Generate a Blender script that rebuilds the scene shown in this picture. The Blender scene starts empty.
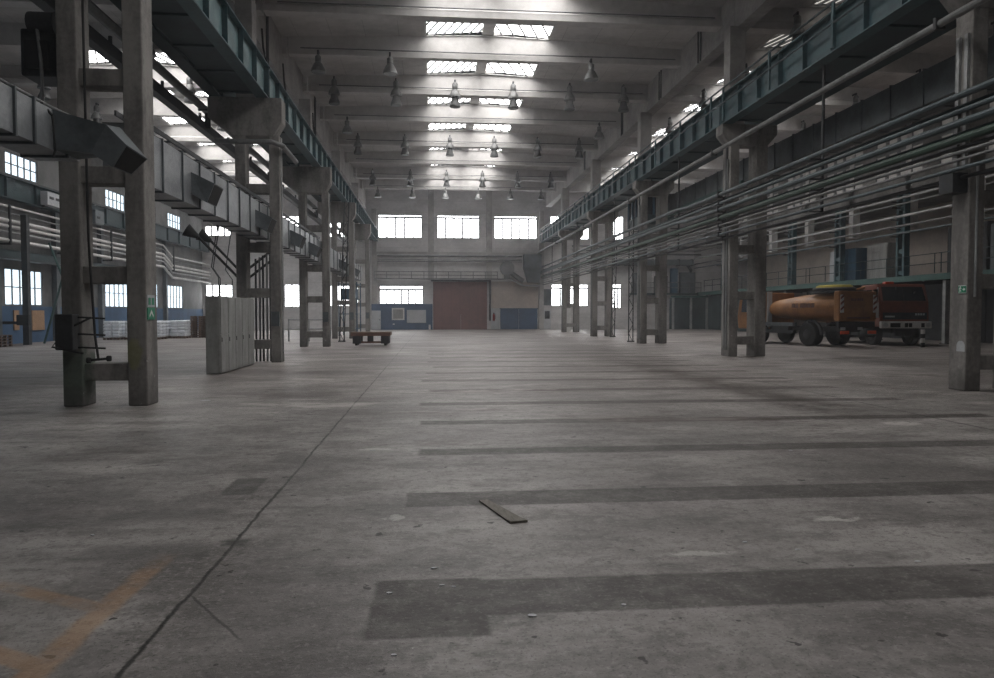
import bpy, math, random
from math import radians, sin, cos, pi, tau
from mathutils import Vector, Matrix
random.seed(7)
S = bpy.context.scene
COL = S.collection
ORD = ['first', 'second', 'third', 'fourth', 'fifth', 'sixth', 'seventh', 'eighth', 'ninth', 'tenth', 'eleventh', 'twelfth',
       'thirteenth', 'fourteenth', 'fifteenth', 'sixteenth', 'seventeenth', 'eighteenth']

# ------------------------------------------------------------------ materials
class E:
    """tiny expression wrapper that turns python arithmetic into math nodes"""
    def __init__(s, nt, v): s.nt, s.v = nt, v
    def _op(s, op, *o, clamp=False):
        n = s.nt.nodes.new('ShaderNodeMath'); n.operation = op; n.use_clamp = clamp
        for i, a in enumerate((s,) + o):
            a = a.v if isinstance(a, E) else a
            if isinstance(a, (int, float)): n.inputs[i].default_value = a
            else: s.nt.links.new(a, n.inputs[i])
        return E(s.nt, n.outputs[0])
    def __add__(s, o): return s._op('ADD', o)
    def __sub__(s, o): return s._op('SUBTRACT', o)
    def __mul__(s, o): return s._op('MULTIPLY', o)
    def __truediv__(s, o): return s._op('DIVIDE', o)
    def abs(s): return s._op('ABSOLUTE')
    def max(s, o): return s._op('MAXIMUM', o)
    def min(s, o): return s._op('MINIMUM', o)
    def sat(s): return s._op('ADD', 0.0, clamp=True)
    def ss(s, a, b):
        n = s.nt.nodes.new('ShaderNodeMapRange'); n.interpolation_type = 'SMOOTHSTEP'
        s.nt.links.new(s.v, n.inputs[0]); n.inputs[1].default_value = a; n.inputs[2].default_value = b
        return E(s.nt, n.outputs[0])

def new_mat(name):
    m = bpy.data.materials.new(name); m.use_nodes = True
    nt = m.node_tree; b = nt.nodes['Principled BSDF']
    return m, nt, b

def noise(nt, pos, scale, detail=4, rough=.6, sc=(1, 1, 1)):
    mp = nt.nodes.new('ShaderNodeMapping'); mp.inputs['Scale'].default_value = sc
    nt.links.new(pos, mp.inputs[0])
    n = nt.nodes.new('ShaderNodeTexNoise'); n.inputs['Scale'].default_value = scale
    n.inputs['Detail'].default_value = detail; n.inputs['Roughness'].default_value = rough
    nt.links.new(mp.outputs[0], n.inputs['Vector'])
    return E(nt, n.outputs[0])

def mixc(nt, fac, a, b):
    n = nt.nodes.new('ShaderNodeMix'); n.data_type = 'RGBA'
    for sock, v in ((n.inputs[0], fac), (n.inputs[6], a), (n.inputs[7], b)):
        v = v.v if isinstance(v, E) else v
        if isinstance(v, tuple): sock.default_value = v + (1,)
        elif isinstance(v, (int, float)): sock.default_value = v
        else: nt.links.new(v, sock)
    return n.outputs[2]

def wpos(nt): return nt.nodes.new('ShaderNodeNewGeometry').outputs['Position']
def sep(nt, p):
    n = nt.nodes.new('ShaderNodeSeparateXYZ'); nt.links.new(p, n.inputs[0])
    return [E(nt, o) for o in n.outputs]

def mat(name, c, c2=None, rough=.8, metal=0., scale=1.5, sc=(1, 1, 1), bump=.0, contrast=(.35, .65), spec=.3, seam=None):
    """noisy two colour surface; seam=(axis, pitch, width, factor) adds regular darker joints that belong to the surface"""
    m, nt, b = new_mat(name); p = wpos(nt)
    c2 = c2 or tuple(x * .6 for x in c)
    n1 = noise(nt, p, scale, 6, .65, sc); n2 = noise(nt, p, scale * 9, 3, .6)
    f = (n1 * .75 + n2 * .25).ss(*contrast)
    col = mixc(nt, f, c, c2)
    if seam:
        ax, pitch, w, k = seam
        a = sep(nt, p)[ax]
        fr = (a * (1 / pitch))._op('FRACT')
        col = mixc(nt, (fr - .5).abs().ss(.5 - w / pitch, .5) * k, col, tuple(x * .3 for x in c2))
    nt.links.new(col, b.inputs['Base Color'])
    b.inputs['Roughness'].default_value = rough; b.inputs['Metallic'].default_value = metal
    b.inputs['Specular IOR Level'].default_value = spec
    if bump:
        bp = nt.nodes.new('ShaderNodeBump'); bp.inputs['Strength'].default_value = bump; bp.inputs['Distance'].default_value = .02
        nt.links.new(n2.v, bp.inputs['Height']); nt.links.new(bp.outputs[0], b.inputs['Normal'])
    return m

def emis(name, c, s, base=(.8, .8, .8)):
    m, nt, b = new_mat(name)
    b.inputs['Base Color'].default_value = base + (1,)
    b.inputs['Emission Color'].default_value = c + (1,); b.inputs['Emission Strength'].default_value = s
    b.inputs['Roughness'].default_value = .3
    return m

M = {}
M['column'] = mat('column concrete', (.235, .222, .21), (.115, .108, .102), .85, scale=1.1, sc=(1.6, 1.6, .4), bump=.3, contrast=(.38, .64))
M['beam'] = mat('roof concrete', (.56, .54, .525), (.40, .385, .375), .9, scale=.35, bump=.1)
M['deck'] = mat('roof slab concrete', (.54, .52, .505), (.38, .365, .355), .9, scale=.3, sc=(1, 1.5, 1), seam=(0, 1.5, .02, .5))
M['girderconc'] = mat('long girder concrete', (.40, .38, .365), (.24, .228, .22), .9, scale=.5, bump=.1)
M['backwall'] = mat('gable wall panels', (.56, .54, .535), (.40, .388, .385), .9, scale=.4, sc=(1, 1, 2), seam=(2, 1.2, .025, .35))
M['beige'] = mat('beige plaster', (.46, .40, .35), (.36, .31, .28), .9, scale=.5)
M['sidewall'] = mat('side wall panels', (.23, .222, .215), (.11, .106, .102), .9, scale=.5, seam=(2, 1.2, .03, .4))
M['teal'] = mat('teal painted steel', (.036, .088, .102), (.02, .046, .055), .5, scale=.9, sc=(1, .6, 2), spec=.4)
M['teallit'] = mat('skylit teal web', (.13, .215, .225), (.075, .135, .145), .4, scale=.9, sc=(1, .8, 1.5), spec=.5)  # skylight sheen on the cabinet side webs, painted in as lighter teal
M['tealgreen'] = mat('green teal steel', (.05, .11, .10), (.03, .07, .064), .55, scale=.9)
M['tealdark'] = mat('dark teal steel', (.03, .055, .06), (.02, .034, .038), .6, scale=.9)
M['bluesteel'] = mat('blue painted steel', (.03, .08, .13), (.02, .052, .085), .5, scale=1.2)
M['blue'] = mat('blue paint', (.05, .09, .16), (.036, .064, .115), .65, scale=.8)
M['galv'] = mat('galvanised sheet', (.33, .345, .36), (.20, .21, .22), .42, .35, scale=1.4, sc=(1, .5, 1), spec=.5)
M['galvdark'] = mat('dark galvanised sheet', (.12, .135, .145), (.07, .08, .085), .5, .3, scale=1.4)
M['cabinet'] = mat('grey enamel', (.285, .285, .275), (.17, .168, .162), .5, scale=1.2, sc=(2, 2, .5), spec=.4)
M['pipe'] = mat('grey pipe paint', (.17, .173, .173), (.09, .09, .09), .5, .2, scale=1.5, spec=.5)
M['pipelight'] = mat('pale pipe paint', (.34, .345, .345), (.2, .205, .205), .45, .2, scale=1.5, spec=.5)
M['pipeteal'] = mat('teal pipe paint', (.05, .075, .083), (.03, .042, .048), .45, .2, scale=1.5, spec=.5)
M['pipegreen'] = mat('green pipe paint', (.028, .058, .04), (.02, .036, .028), .5, scale=1.5)
M['rust'] = mat('rusty brown steel', (.16, .085, .065), (.09, .05, .042), .7, scale=1.2)
M['gate'] = mat('red brown gate paint', (.20, .10, .09), (.15, .08, .075), .7, scale=.5, seam=(0, .93, .03, .4))
M['black'] = mat('black rubber', (.02, .02, .02), (.012, .012, .012), .75, scale=3)
M['darkmetal'] = mat('dark metal', (.05, .052, .055), (.03, .03, .032), .55, .3, scale=2)
M['lamp'] = mat('dull lamp aluminium', (.20, .20, .195), (.11, .11, .11), .45, .5, scale=4)
M['lamprim'] = mat('dark lamp bell', (.075, .075, .075), (.045, .045, .045), .5, .3, scale=4)
M['white'] = mat('off white paint', (.62, .61, .60), (.45, .44, .43), .6, scale=1.5)
M['palegrey'] = mat('pale grey paint', (.42, .43, .45), (.34, .35, .36), .6, scale=1.5)
M['whitewrap'] = mat('white sacks', (.78, .81, .86), (.60, .63, .68), .55, scale=3, bump=.4)
M['wood'] = mat('weathered wood', (.17, .11, .075), (.09, .06, .045), .85, scale=3, sc=(1, 6, 6))
M['woodpale'] = mat('grey brown board', (.185, .172, .15), (.12, .11, .097), .85, scale=6, sc=(6, 1, 1))
M['chipboard'] = mat('orange chipboard', (.42, .26, .15), (.33, .20, .12), .8, scale=6)
M['orange'] = mat('orange truck paint', (.30, .135, .042), (.18, .078, .028), .5, scale=1.4, spec=.4)
M['orangered'] = mat('red orange truck paint', (.21, .055, .03), (.13, .036, .022), .5, scale=1.4, spec=.4)
M['yellow'] = mat('yellow hose', (.45, .36, .05), (.32, .25, .04), .6, scale=4)
M['lensred'] = mat('red lamp lens', (.75, .10, .03), (.55, .06, .02), .25, scale=4, spec=.6)
M['glassdark'] = mat('dark window glass', (.02, .024, .028), (.014, .017, .02), .12, scale=1, spec=.6)
M['signgreen'] = mat('sign green', (.02, .22, .12), (.015, .18, .10), .5, scale=4)
M['signwhite'] = mat('sign white', (.68, .70, .68), (.58, .60, .58), .5, scale=4)
M['red'] = mat('extinguisher red', (.30, .03, .025), (.22, .02, .02), .4, scale=4)
M['windowframe'] = mat('window steel', (.17, .175, .18), (.12, .125, .13), .6, scale=4)
M['skyframe'] = mat('white skylight kerb', (.60, .59, .57), (.45, .44, .43), .7, scale=1)
M['sky'] = emis('skylight glass', (1., .985, .97), 6.0)
M['skydim'] = emis('dimmed skylight glass', (1., .95, .88), .5)  # glow lowered on near truck aisle panes to keep that aisle dark
M['day'] = emis('bright window glass', (.97, .985, 1.), 5.5)
M['dayblue'] = emis('bluish window glass', (.72, .88, 1.), 1.3)
M['daydim'] = emis('dusty window glass', (1., .96, .92), .05, (.33, .32, .31))

def stain_columns():
    # moss at the foot of the first outer leg and a faded yellow-green smear on the inner leg
    nt = M['column'].node_tree; b = nt.nodes['Principled BSDF']; src = b.inputs['Base Color'].links[0].from_socket
    p = wpos(nt); x, y, z = sep(nt, p); n = noise(nt, p, 5, 5, .7)
    def blob(cx, cy, cz, rx, rz):
        a = (x - cx) * (1 / rx); c = (z - cz) * (1 / rz); d = (y - cy) * (1 / 1.2)
        return ((a * a + c * c + d * d) + (n - .5) * 2.2).ss(.4, 1.1) * -1 + 1
    col = mixc(nt, blob(-6.5, 13.7, .55, .35, .6) * .6, src, (.045, .085, .055))
    col = mixc(nt, blob(-5.42, 13.6, .95, .16, .32) * .45, col, (.21, .21, .06))
    low = (z + (n - .5) * .9).ss(.15, .55) * -1 + 1
    col = mixc(nt, low * .5, col, (.07, .066, .062))
    chip = noise(nt, p, 4.2, 5, .7).ss(.66, .70) * (z.ss(.8, 1.6) * -1 + 1)
    col = mixc(nt, chip * .7, col, (.42, .41, .40))
    nt.links.new(col, b.inputs['Base Color'])
stain_columns()
def floor_mat():
    m, nt, b = new_mat('worn concrete floor'); p = wpos(nt); x, y, z = sep(nt, p)
    big = noise(nt, p, .22, 5, .6); mid = noise(nt, p, .9, 8, .7); fine = noise(nt, p, 9, 5, .75); speck = noise(nt, p, 45, 3, .7)
    grain = noise(nt, p, 22, 4, .8)
    streak = noise(nt, p, .55, 7, .72, (.6, 1.25, 1)); streak2 = noise(nt, p, 1.5, 7, .74, (.65, 1.3, 1))
    wob = (mid - .5) * .16 + (fine - .5) * .07
    col = mixc(nt, (big * .5 + streak * .5).ss(.40, .60), (.128, .119, .114), (.255, .240, .231))
    col = mixc(nt, streak2.ss(.49, .62) * .55, col, (.095, .088, .084))
    col = mixc(nt, mid.ss(.52, .66) * .40, col, (.30, .285, .275))
    col = mixc(nt, fine.ss(.50, .62) * .42, col, (.098, .092, .088))
    col = mixc(nt, grain.ss(.52, .64) * .38, col, (.29, .278, .268))
    col = mixc(nt, speck.ss(.56, .66) * .55, col, (.062, .058, .056))
    pit = noise(nt, p, 5.5, 3, .6).ss(.665, .70)
    col = mixc(nt, pit * .8, col, (.035, .032, .03))
    def rect(x0, x1, y0, y1, w=1.0, soft=.02):
        dx = ((x + wob * w) - (x0 + x1) / 2).abs() - (x1 - x0) / 2
        dy = ((y + wob * w * .6) - (y0 + y1) / 2).abs() - (y1 - y0) / 2
        return E(nt, (dx.max(dy)).ss(-soft, soft).v) * -1 + 1
    pr = None
    def add(a):
        nonlocal pr
        pr = a if pr is None else pr.max(a)
    # filled cross trenches
    add(rect(-.36, .30, 3.73, 4.56, .5)); add(rect(-.30, 9.8, 3.98, 4.52, .5)); add(rect(-.25, 9.8, 6.29, 6.79, .5))
    for k, (yy, x0, h) in enumerate(((8.78, -.17, .2), (11.15, -.2, .2), (13.45, -.25, .22), (15.75, -.1, .25), (18.1, -.3, .25), (20.4, -.2, .25), (22.7, 0, .25), (25.1, -.2, .25), (27.4, -.1, .25), (29.8, -.2, .25), (32.2, -.2, .25))):
        add(rect(x0, 9.2, yy - h, yy + h, 1.0, .04))
    patchtone = noise(nt, p, 3, 5, .7)
    col = mixc(nt, pr * (patchtone.ss(.35, .65) * .35 + .5) * (grain.ss(.5, .66) * -.35 + 1), col, (.066, .060, .057))
    # old squares beside the joint
    q = rect(-2.0, -1.70, 6.86, 7.55, .5)
    for r in ((-2.75, -2.3, 5.95, 6.35), (-2.35, -1.75, 6.0, 6.4), (-2.5, -1.9, 5.1, 5.45), (-1.85, -1.5, 8.3, 9.2), (-3.4, -2.85, 5.9, 6.3), (-3.3, -2.8, 6.9, 7.2), (-2.2, -1.6, 5.1, 5.4)):
        q = q.max(rect(*r, 1.2, .06) * .55)
    col = mixc(nt, q * (patchtone.ss(.3, .65) * .3 + .45), col, (.075, .071, .068))
    # yellow lane paint, worn
    yl = rect(-1.95, -1.80, 2.6, 5.2, .8, .03)
    sl = y + x * .54
    for v0 in (3.24, 2.57): yl = yl.max((((sl + wob * .5 - v0).abs()).ss(.05, .09) * -1 + 1) * (x.ss(-1.9, -1.82) * -1 + 1))
    yl = yl.max(rect(-4.2, -3.05, 5.0, 5.3, .8, .03))
    col = mixc(nt, yl * (mid.ss(.40, .58) * .38 + .06), col, (.30, .17, .065))
    # long expansion joint and a crack
    j = ((x + 1.47 + wob * .5).abs()).ss(.004, .022 ) * -1 + 1
    j = j.max(rect(-1.56, -1.38, 5.35, 5.5, 2.0, .04) * .7)
    cr = ((x + 1.42 + (y - 4.37) * .72 + wob * .5).abs()).ss(.003, .016) * -1 + 1
    cr = cr * rect(-1.46, -1.0, 3.8, 4.45, 0, .06)
    col = mixc(nt, (j * (mid.ss(.3, .55) * .35 + .5)).max(cr * .6), col, (.03, .03, .028))
    # second long joint on the other side, tyre tracks and oil
    j2 = ((x - 8.1 + wob * .3).abs()).ss(.01, .05) * -1 + 1
    col = mixc(nt, j2 * .6, col, (.05, .048, .045))
    tr = (((x - 7.0) + (y - 12) * .02 + (streak - .5) * 1.6).abs()).ss(.1, 1.1) * -1 + 1
    col = mixc(nt, tr * (y.ss(9.5, 13)) * (y.ss(22, 30) * -1 + 1) * mid.ss(.3, .6) * .85, col, (.060, .052, .047))
    oil = noise(nt, p, .55, 5, .6, (.6, 1, 1)).ss(.60, .72)
    col = mixc(nt, oil * .45, col, (.085, .08, .074))
    # chips and pale dust marks
    ch = noise(nt, p, 3.1, 6, .75, (1, 1.4, 1)).ss(.685, .72)
    col = mixc(nt, ch * .6, col, (.42, .40, .38))
    for (cx_, cy_, rx, ry) in ((7.2, 10.45, .35, .22), (-.35, 5.95, .09, .10), (-.75, 9.0, .25, .10), (3.3, 5.6, .22, .06), (1.9, 4.9, .28, .05)):
        dd = ((x - cx_ + wob * 3) * (1 / rx)) ; d2 = ((y - cy_ + wob * 3) * (1 / ry))
        e = (dd * dd + d2 * d2).ss(.4, 1.0) * -1 + 1
        col = mixc(nt, e * .45, col, (.40, .385, .365))
    grit = grain.ss(.48, .58) * mid.ss(.40, .6) * x.ss(7.5, 9.5) * y.ss(12, 15) * (y.ss(28, 36) * -1 + 1)
    col = mixc(nt, grit * .6, col, (.38, .36, .34))
    # highlight on the far floor painted in as a warmer, lighter tone
    col = mixc(nt, y.ss(9, 20) * .22, col, (.235, .195, .18))
    brown = noise(nt, p, .42, 7, .74, (.5, 1.2, 1)).ss(.53, .64) * y.ss(7.5, 10) * x.ss(-1.6, -.2)
    col = mixc(nt, brown * .8, col, (.085, .067, .060))
    br2 = noise(nt, p, .34, 7, .75, (.55, 1.3, 1)).ss(.52, .62) * (x.ss(-3, -1.6) * -1 + 1)
    col = mixc(nt, br2 * .6, col, (.095, .082, .076))
    pale = noise(nt, p, .4, 7, .74, (.6, 1.25, 1)).ss(.54, .66) * y.ss(8, 14)  # lighter mid-floor patches, part of the painted highlight
    col = mixc(nt, pale * .55, col, (.36, .335, .32))
    gm = nt.nodes.new('ShaderNodeGamma'); nt.links.new(col, gm.inputs[0]); gm.inputs[1].default_value = 1.38
    hs = nt.nodes.new('ShaderNodeHueSaturation'); nt.links.new(gm.outputs[0], hs.inputs['Color']); hs.inputs['Value'].default_value = 1.86; hs.inputs['Saturation'].default_value = .85
    nt.links.new(hs.outputs[0], b.inputs['Base Color'])
    r = (mid * .3 + fine * .2 + .24) + pr * .08
    nt.links.new(r.v, b.inputs['Roughness']); b.inputs['Specular IOR Level'].default_value = .24
    bp = nt.nodes.new('ShaderNodeBump'); bp.inputs['Strength'].default_value = .35; bp.inputs['Distance'].default_value = .02
    nt.links.new((fine * .7 + speck * .3).v, bp.inputs['Height']); nt.links.new(bp.outputs[0], b.inputs['Normal'])
    return m
M['floor'] = floor_mat()

def leftwall_mat():
    m, nt, b = new_mat('side wall with blue dado'); p = wpos(nt); x, y, z = sep(nt, p)
    n = noise(nt, p, .5, 6, .65)
    c1 = mixc(nt, n.ss(.35, .65), (.17, .165, .16), (.085, .083, .08)); c2 = mixc(nt, n.ss(.35, .65), (.05, .115, .22), (.035, .078, .15))
    col = mixc(nt, z.ss(2.06, 2.1), c2, c1)
    nt.links.new(col, b.inputs['Base Color']); b.inputs['Roughness'].default_value = .8
    return m
M['leftwall'] = leftwall_mat()

# ------------------------------------------------------------------ mesh builder
class MB:
    def __init__(s): s.v = []; s.f = []
    def add(s, vs, fs):
        k = len(s.v); s.v += [Vector(v) for v in vs]; s.f += [tuple(i + k for i in f) for f in fs]; return s
    def box(s, x0, x1, y0, y1, z0, z1):
        if x0 > x1: x0, x1 = x1, x0
        if y0 > y1: y0, y1 = y1, y0
        if z0 > z1: z0, z1 = z1, z0
        vs = [(x, y, z) for x in (x0, x1) for y in (y0, y1) for z in (z0, z1)]
        return s.add(vs, [(0, 1, 3, 2), (4, 6, 7, 5), (0, 4, 5, 1), (2, 3, 7, 6), (0, 2, 6, 4), (1, 5, 7, 3)])
    def prism(s, pts, axis, a, b):
        """closed polygon extruded along an axis; pts are the two remaining coordinates in xyz order"""
        def mk(t, p):
            q = list(p); q.insert('xyz'.index(axis), t); return q
        n = len(pts); vs = [mk(a, p) for p in pts] + [mk(b, p) for p in pts]
        return s.add(vs, [tuple(range(n - 1, -1, -1)), tuple(range(n, 2 * n))] + [(i, (i + 1) % n, n + (i + 1) % n, n + i) for i in range(n)])
    def tube(s, pts, r, n=10, closed=False):
        pts = [Vector(p) for p in pts]; rings = []; m = len(pts)
        d0 = (pts[1] - pts[0]).normalized(); up = Vector((0, 0, 1)) if abs(d0.z) < .9 else Vector((0, 1, 0))
        for i, p in enumerate(pts):
            a = pts[max(i - 1, 0)]; c = pts[min(i + 1, m - 1)]
            if closed: a, c = pts[i - 1], pts[(i + 1) % m]
            d = (c - a).normalized(); u = d.cross(up)
            if u.length < 1e-4: u = d.cross(Vector((1, 0, 0)))
            u.normalize(); w = u.cross(d).normalized()
            rr = r[i] if isinstance(r, (list, tuple)) else r
            rings.append([p + (u * cos(tau * k / n) + w * sin(tau * k / n)) * rr for k in range(n)])
        vs = [v for rg in rings for v in rg]; fs = []
        for i in range(m if closed else m - 1):
            j = (i + 1) % m
            for k in range(n): fs.append((i * n + k, i * n + (k + 1) % n, j * n + (k + 1) % n, j * n + k))
        if not closed: fs += [tuple(range(n - 1, -1, -1)), tuple((m - 1) * n + k for k in range(n))]
        return s.add(vs, fs)
    def cyl(s, p, q, r, n=14): return s.tube([p, q], r, n)
    def lathe(s, prof, o=(0, 0, 0), n=18):
        """profile of (radius, z), closed at both ends"""
        vs = [(o[0] + r * cos(tau * k / n), o[1] + r * sin(tau * k / n), o[2] + z) for r, z in prof for k in range(n)]
        fs = [(i * n + k, i * n + (k + 1) % n, (i + 1) * n + (k + 1) % n, (i + 1) * n + k) for i in range(len(prof) - 1) for k in range(n)]
        fs += [tuple(range(n - 1, -1, -1)), tuple((len(prof) - 1) * n + k for k in range(n))]
        return s.add(vs, fs)
    def hull8(s, a, b):
        """a solid between two quads (4 points each, same order)"""
        return s.add(list(a) + list(b), [(3, 2, 1, 0), (4, 5, 6, 7), (0, 1, 5, 4), (1, 2, 6, 5), (2, 3, 7, 6), (3, 0, 4, 7)])
    def xf(s, mtx):
        s.v = [mtx @ v for v in s.v]; return s
    def build(s, name, m, parent=None, smooth=False, bevel=0, o=None):
        me = bpy.data.meshes.new(name)
        off = Vector(o) if o is not None else (parent_origin(parent) if parent else Vector((0, 0, 0)))
        me.from_pydata([v - off for v in s.v], [], s.f); me.update()
        import bmesh
        bm = bmesh.new(); bm.from_mesh(me); bmesh.ops.recalc_face_normals(bm, faces=bm.faces); bm.to_mesh(me); bm.free()
        me.materials.append(M[m])
        ob = bpy.data.objects.new(name, me); COL.objects.link(ob)
        if parent: ob.parent = parent
        elif o is not None: ob.location = off
        if smooth:
            for pl in me.polygons: pl.use_smooth = True
            me.set_sharp_from_angle(angle=radians(35))
        if bevel:
            bv = ob.modifiers.new('edge', 'BEVEL'); bv.width = bevel; bv.segments = 2; bv.limit_method = 'ANGLE'
        return ob

def parent_origin(p):
    v = Vector((0, 0, 0))
    while p: v += p.location; p = p.parent
    return v

def tag(o, label, cat, group=None, kind=None):
    o['label'] = label; o['category'] = cat
    if group: o['group'] = group
    if kind: o['kind'] = kind
    return o
def thing(name, loc, label, cat, group=None, kind=None):
    o = bpy.data.objects.new(name, None); o.location = loc; COL.objects.link(o); o.empty_display_size = .2
    return tag(o, label, cat, group, kind)

def slab(name, m, us, vs, w0, w1, hole, fn, label, parent=None):
    """a wall or roof slab on a grid with real openings; faces shared by two cells are dropped"""
    us = sorted(set(round(u, 4) for u in us)); vs = sorted(set(round(v, 4) for v in vs)); cnt = {}; order = []
    for i in range(len(us) - 1):
        for j in range(len(vs) - 1):
            u, v = (us[i] + us[i + 1]) / 2, (vs[j] + vs[j + 1]) / 2
            if hole(u, v): continue
            c = {(a, b, d): (us[i + a], vs[j + b], (w0, w1)[d]) for a in (0, 1) for b in (0, 1) for d in (0, 1)}
            for f in (((0,0,0),(0,1,0),(1,1,0),(1,0,0)), ((0,0,1),(1,0,1),(1,1,1),(0,1,1)), ((0,0,0),(1,0,0),(1,0,1),(0,0,1)),
                      ((0,1,0),(0,1,1),(1,1,1),(1,1,0)), ((0,0,0),(0,0,1),(0,1,1),(0,1,0)), ((1,0,0),(1,1,0),(1,1,1),(1,0,1))):
                pts = [c[k] for k in f]; key = frozenset(pts)
                if key in cnt: cnt[key] += 1
                else: cnt[key] = 1; order.append(pts)
    b = MB(); idx = {}
    for pts in order:
        if cnt[frozenset(pts)] > 1: continue
        fc = []
        for p in pts:
            if p not in idx: idx[p] = len(b.v); b.v.append(Vector(fn(*p)))
            fc.append(idx[p])
        b.f.append(tuple(fc))
    o = b.build(name, m, parent)
    return tag(o, label, 'wall' if 'wall' in name else 'ceiling', kind='structure')

def inside(rects, u, v): return any(r[0] < u < r[1] and r[2] < v < r[3] for r in rects)

# ------------------------------------------------------------------ layout constants
YN, YB = -8.0, 74.7                 # ends of the hall
XL, XR, XA = -23.0, 29.0, 33.6      # outer walls, annex wall
XC = 2.75                           # middle of the main nave
LY = [13.64, 25.3, 36.9, 48.5, 60.1]   # column rows, pallet side
RY = [14.63, 27.2, 39.2, 51.3, 63.3]   # column rows, truck side
NAVES = [(-23.0, -6.5), (-6.5, 12.0), (12.0, 29.0)]
BEAMS = [0.0, 6.0, 12.0, 18.2, 23.9, 29.0, 33.8, 39.1, 44.8, 51.0, 57.2, 63.2, 68.9]

# ------------------------------------------------------------------ floor
fl = MB().box(XL - .3, XA + .3, YN - .3, YB + .3, -.3, 0).build('floor', 'floor')
tag(fl, 'worn grey concrete hall floor with dark cross strips and a long joint', 'floor', kind='structure')

# ------------------------------------------------------------------ windows
WN = [0]
def window(axis, c, u0, u1, z0, z1, nu, nz, glass, label, bars=True, depth=.12, transom=None, w=.07):
    """steel window standing in a wall opening; axis is the wall's normal axis, c the inner wall plane, going outwards by sign"""
    WN[0] += 1
    sgn = depth
    def bx(b, a0, a1, w0, w1, z0_, z1_):
        if axis == 'y': b.box(a0, a1, c + w0, c + w1, z0_, z1_)
        else: b.box(c + w0, c + w1, a0, a1, z0_, z1_)
    loc = ((u0 + u1) / 2, c, z0) if axis == 'y' else (c, (u0 + u1) / 2, z0)
    t = thing('window_%d' % WN[0], loc, label, 'window', kind='structure')
    f = MB(); o0, o1 = (.02, .13) if sgn > 0 else (-.13, -.02)
    e = .06
    bx(f, u0, u0 + e, o0, o1, z0, z1); bx(f, u1 - e, u1, o0, o1, z0, z1); bx(f, u0, u1, o0, o1, z0, z0 + e); bx(f, u0, u1, o0, o1, z1 - e, z1)
    if bars:
        for k in range(1, nu):
            u = u0 + (u1 - u0) * k / nu; bx(f, u - w / 2, u + w / 2, o0, o1, z0, z1 if transom is None else transom)
        for k in range(1, nz):
            z = z0 + (z1 - z0) * k / nz; bx(f, u0, u1, o0 + .01, o1 - .01, z - w / 2.4, z + w / 2.4)
        if transom is not None: bx(f, u0, u1, o0, o1, transom - w * .6, transom + w * .6)
    f.build('window_frame', 'windowframe', t)
    g = MB(); q0, q1 = (.08, .10) if sgn > 0 else (-.10, -.08)
    bx(g, u0 + .01, u1 - .01, q0, q1, z0 + .01, z1 - .01); g.build('window_pane', glass, t)
    return t

# gable wall openings
BWIN = [(-5.56, -1.12, 9.4, 11.75), (.44, 4.8, 9.4, 11.75), (6.35, 10.8, 9.4, 11.75)]
BLOW = [(-5.45, -1.02, 2.63, 4.5)]
BLW = [(-23.6 + .9, -20.2, 9.4, 10.4), (-22.7, -20.1, 2.4, 4.55), (-16.5, -13.5, 2.3, 4.6), (-10.6, -7.6, 2.4, 4.5), (-16.5, -13.0, 9.4, 11.5), (-10.6, -7.2, 9.4, 11.5)]
BRW = [(12.35, 16.25, 2.42, 4.7), (18.3, 19.8, 2.2, 4.75), (12.2, 16.3, 9.4, 11.8), (18.2, 20.0, 9.4, 11.85)]
ALLB = BWIN + BLOW + BLW + BRW
us = [XL - .3, XA + .3, -6.2, 11.3]; vs = [-.3, 15.4]
for r in ALLB: us += r[:2]; vs += r[2:]
slab('wall_back', 'backwall', us, vs, 0, .3, lambda u, v: inside(ALLB, u, v), lambda u, v, w: (u, YB + w, v), 'grey panelled gable wall with the red gate in its middle')
for k, r in enumerate(BWIN):
    window('y', YB, *r, 5, 1, 'day', 'bright high gable window, %s of the three above the gate counting from the cabinet side' % ORD[k], transom=r[3] - .26, w=.15)
window('y', YB, *BLOW[0], 6, 1, 'day', 'bright low gable window above the blue partition', transom=4.1, w=.15)
for k, r in enumerate(BLW):
    window('y', YB, *r, 4, 1, 'day', ('high' if r[2] > 5 else 'low') + ' gable window at the end of the pallet aisle, %s of six' % ORD[k], transom=None, w=.14)
for k, r in enumerate(BRW):
    window('y', YB, *r, 4, 1, 'day', ('high' if r[2] > 5 else 'low') + ' gable window at the end of the truck aisle, %s of four' % ORD[k], transom=4.3 if r[2] < 5 else None, w=.14)

# pallet side wall
LW = []
for k in range(12):
    yc = 7.1 + 6 * k - .1
    if yc > YB - 3: break
    LW += [(yc - 1.9, yc + 1.9, 2.12, 4.15), (yc - 1.6, yc + 1.6, 9.25, 10.5)]
us = [YN - .3, YB + .3]; vs = [-.3, 15.4]
for r in LW: us += r[:2]; vs += r[2:]
slab('wall_left', 'leftwall', us, vs, 0, -.3, lambda u, v: inside(LW, u, v), lambda u, v, w: (XL + w, u, v), 'long side wall behind the white pallets, blue dado below')
for k, r in enumerate(LW):
    window('x', XL, *r, 5, 2, 'dayblue', '%s window of the side wall behind the pallets, %s bay' % ('low' if r[2] < 5 else 'high', ORD[k // 2]), depth=-1)

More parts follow.
